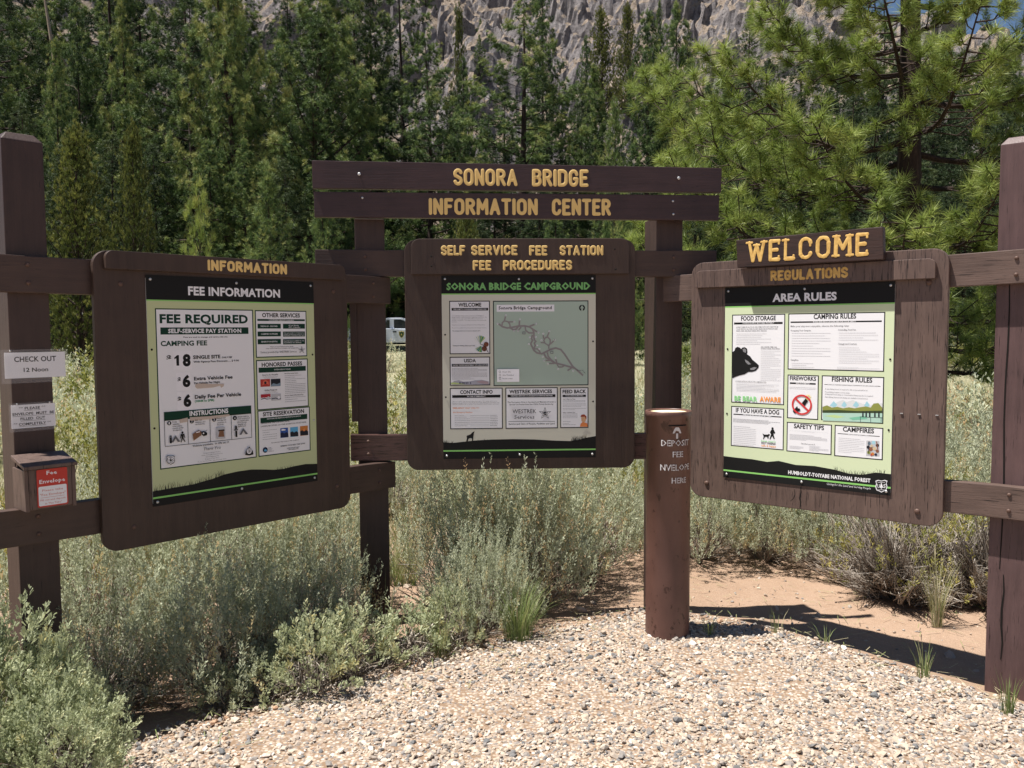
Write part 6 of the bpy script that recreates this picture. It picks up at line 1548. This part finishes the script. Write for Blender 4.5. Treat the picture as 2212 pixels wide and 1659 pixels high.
def bunch(x, y, n, h, spread, tint, label, r=.03, heads=0):
    t = thing('grass_tuft', label, 'grass', (x, y, gh(x, y)+.005)); mb = MB(); a = rng.uniform(0, 6.28, n); rr = r*np.sqrt(rng.uniform(0, 1, n)); L = h*rng.uniform(.45, 1.05, n); th = spread*rng.uniform(.1, 1, n)
    b = np.stack([rr*np.cos(a), rr*np.sin(a), np.zeros(n)], 1); d = np.stack([np.cos(a), np.sin(a), np.zeros(n)], 1); w = np.stack([-np.sin(a), np.cos(a), np.zeros(n)], 1)*rng.uniform(.0011, .002, n)[:, None]
    pts = [b+d*(np.sin(th*f)*L*f)[:, None]+np.array([0, 0, 1.])*(np.cos(th*f)*L*f)[:, None] for f in (0, .35, .7, 1)]
    V = np.stack([pts[0]-w, pts[0]+w, pts[1]-w, pts[1]+w, pts[2]-w*.7, pts[2]+w*.7, pts[3]], 1); B = np.arange(n)[:, None]*7
    tt_ = np.repeat(np.clip(tint+rng.normal(0, .16, n), 0, 1), 7); nv = V.reshape(-1, 3); mb.add(nv, np.concatenate([B+[[0, 1, 3]], B+[[0, 3, 2]], B+[[2, 3, 5]], B+[[2, 5, 4]], B+[[4, 5, 6]]]), 0, tt_)
    part('blades', mb.mesh('blades', [M_grass]), t)
    for i in range(heads):
        k = int(rng.integers(n)); p = pts[3][k]; q = MB(); add_tube(q, [p-d[k]*.01-np.array([0, 0, .03]), p, p+d[k]*.02+np.array([0, 0, .05])], [.001, .0035, .001], 5, tint=.9); part('seed_head', q.mesh('seed_head', [M_grass]), t)
    return t
bunch(.02, 4.02, 260, .34, .75, .42, 'big green bunch grass at the gravel edge under the map sign', .07, 3)
bunch(.955, 4.02, 16, .15, .9, .45, 'small green grass tuft at the foot of the brown tube')
bunch(1.30, 4.05, 14, .20, .35, .6, 'thin upright grass tuft in the shadow right of the brown tube')
bunch(1.50, 3.95, 12, .11, .8, .45, 'tiny weed in the long shadow under the regulations sign')
bunch(1.78, 3.55, 34, .19, .45, .5, 'grass tuft at the gravel edge left of the right post')
bunch(1.94, 3.20, 40, .20, .4, .4, 'dark green grass tuft nearest the right post')
bunch(2.28, 4.42, 90, .42, .45, .8, 'dry straw coloured bunch grass before the dead twigs', .03, 6)
bunch(-.62, 3.95, 40, .42, .5, .7, 'tall straw grass with a bent seed head before the left centre post', .04, 5)
bunch(1.05, 5.95, 60, .55, .4, .8, 'straw grass standing behind the brown tube', .05, 6)
bunch(-.35, 3.85, 60, .22, .8, .6, 'low dry grass left of the big green bunch', .05)
bunch(.62, 2.62, 10, .05, .9, .35, 'tiny green weed alone in the middle of the gravel', .01)
# ------------------------------------------------------------------ pickup truck (nose to the right)
TX, TY = -6.05, 48.0; tg = gh(TX, TY)+.05
t = thing('pickup_truck', 'white pickup truck with a green shield on its door, parked beyond the sagebrush', 'pickup truck', (TX, TY, tg))
def side(outl, y0, y1, name, m, bev=.03, parent=None):
    return part(name, bevelled(prism(outl, y0, y1).mesh(name, [m]), bev), parent or t)
side([(-3.35, .55), (-1.25, .55), (-1.25, 1.30), (-3.35, 1.30)], -.95, .95, 'bed', M_vwhite)
side([(-1.20, .45), (1.05, .45), (1.05, 1.18), (.72, 1.22), (-1.20, 1.25)], -.96, .96, 'cab', M_vwhite)
side([(-1.18, 1.22), (.80, 1.19), (.12, 1.76), (-.15, 1.84), (-.98, 1.84), (-1.10, 1.76)], -.80, .80, 'cab_roof', M_vwhite, .04)
side([(1.07, .50), (2.55, .52), (2.60, .95), (2.45, 1.08), (1.07, 1.18)], -.94, .94, 'hood', M_vwhite, .05)
bx_ = lambda name, m, *a, bev=.01, parent=None: (lambda q: (q.box(*a), part(name, bevelled(q.mesh(name, [m]), bev), parent or t))[1])(MB())
door = side([(-.62, .52), (.62, .52), (.62, 1.19), (-.62, 1.21)], -.985, -.9605, 'door', M_vwhite, .01)
side([(-.56, 1.25), (.55, 1.23), (.02, 1.68), (-.20, 1.74), (-.56, 1.74)], -.822, -.8005, 'window', M_glass, .005)
side([(-1.06, 1.26), (-.80, 1.26), (-.80, 1.72), (-.98, 1.72)], -.822, -.8005, 'window', M_glass, .005)
bx_('handle', M_black, -.60, -.40, -1.0, -.9855, 1.02, 1.09, parent=door)
sh_ = [(-.20, 1.08), (-.11, 1.06), (0, 1.10), (.11, 1.06), (.20, 1.08), (.19, .88), (.10, .76), (0, .70), (-.10, .76), (-.19, .88)]
sh_ = [(x*.75-.12, z) for x, z in sh_]
side(sh_, -.992, -.9855, 'shield_emblem', M_gold, .001, door); side([((x+.12)*.82-.12, (z-.9)*.82+.9) for x, z in sh_], -.996, -.9925, 'shield_emblem', M_green, .001, door)
side([(-.17, .86), (-.12, .98), (-.07, .86)], -.999, -.9965, 'shield_emblem', M_gold, .0005, door)
bx_('rear_gap', M_black, -1.245, -1.205, -.93, .93, .6, 1.22); bx_('bumper', M_steel, -3.50, -3.36, -.9, .9, .55, .72); bx_('bumper', M_steel, 2.62, 2.74, -.92, .92, .48, .68)
bx_('headlight', M_lampw, 2.50, 2.63, -.90, -.60, .78, .95); bx_('headlight', M_lampw, 2.50, 2.63, .60, .90, .78, .95); bx_('tail_light', M_red, -3.38, -3.34, -.94, -.80, .85, 1.2); bx_('mirror', M_black, .55, .70, -1.15, -.99, 1.22, 1.42)
bx_('light_bar', M_black, -.55, -.35, -.5, .5, 1.845, 1.90)
for wx_ in (-2.35, 1.80):
    for sy in (-1, 1):
        mb = MB(); n = 22; y0_, y1_ = (sy*.97, sy*.72) if sy < 0 else (.72, .97); pr_ = [(.18, y0_), (.34, y0_), (.37, y0_+.04), (.37, y1_-.04), (.34, y1_), (.18, y1_)]
        if sy < 0: pr_ = [(.18, -.97), (.34, -.97), (.37, -.93), (.37, -.76), (.34, -.72), (.18, -.72)]
        V = [(wx_+r*math.cos(2*math.pi*i/n), y, .37+r*math.sin(2*math.pi*i/n)) for r, y in pr_ for i in range(n)]
        mb.add(V, [(k*n+i, k*n+(i+1) % n, (k+1)*n+(i+1) % n, (k+1)*n+i) for k in range(5) for i in range(n)]); w = part('wheel', mb.mesh('wheel', [M_rubber], True), t)
        mb = MB(); yy_ = sy*.95; mb.add([(wx_+.2*math.cos(2*math.pi*i/n), yy_, .37+.2*math.sin(2*math.pi*i/n)) for i in range(n)], [tuple(range(n))]); part('rim', mb.mesh('rim', [M_steel]), w)
# marker post with a pale disc, left gap
mx, my = (181-1106)/1810*30, 30.; mz = gh(mx, my)
t = thing('marker_post', 'dark site marker post with a small white disc, left of the fee information sign', 'post', (mx, my, mz-.1))
mb = MB(); mb.box(-.07, .07, -.07, .07, 0, 2.35); part('timber', bevelled(mb.mesh('timber', [M_post]), .01), t)
q = disc(0, -.072, 2.02+.1, .075, .01, 14); part('disc', q.mesh('disc', [ink('w2')]), t)
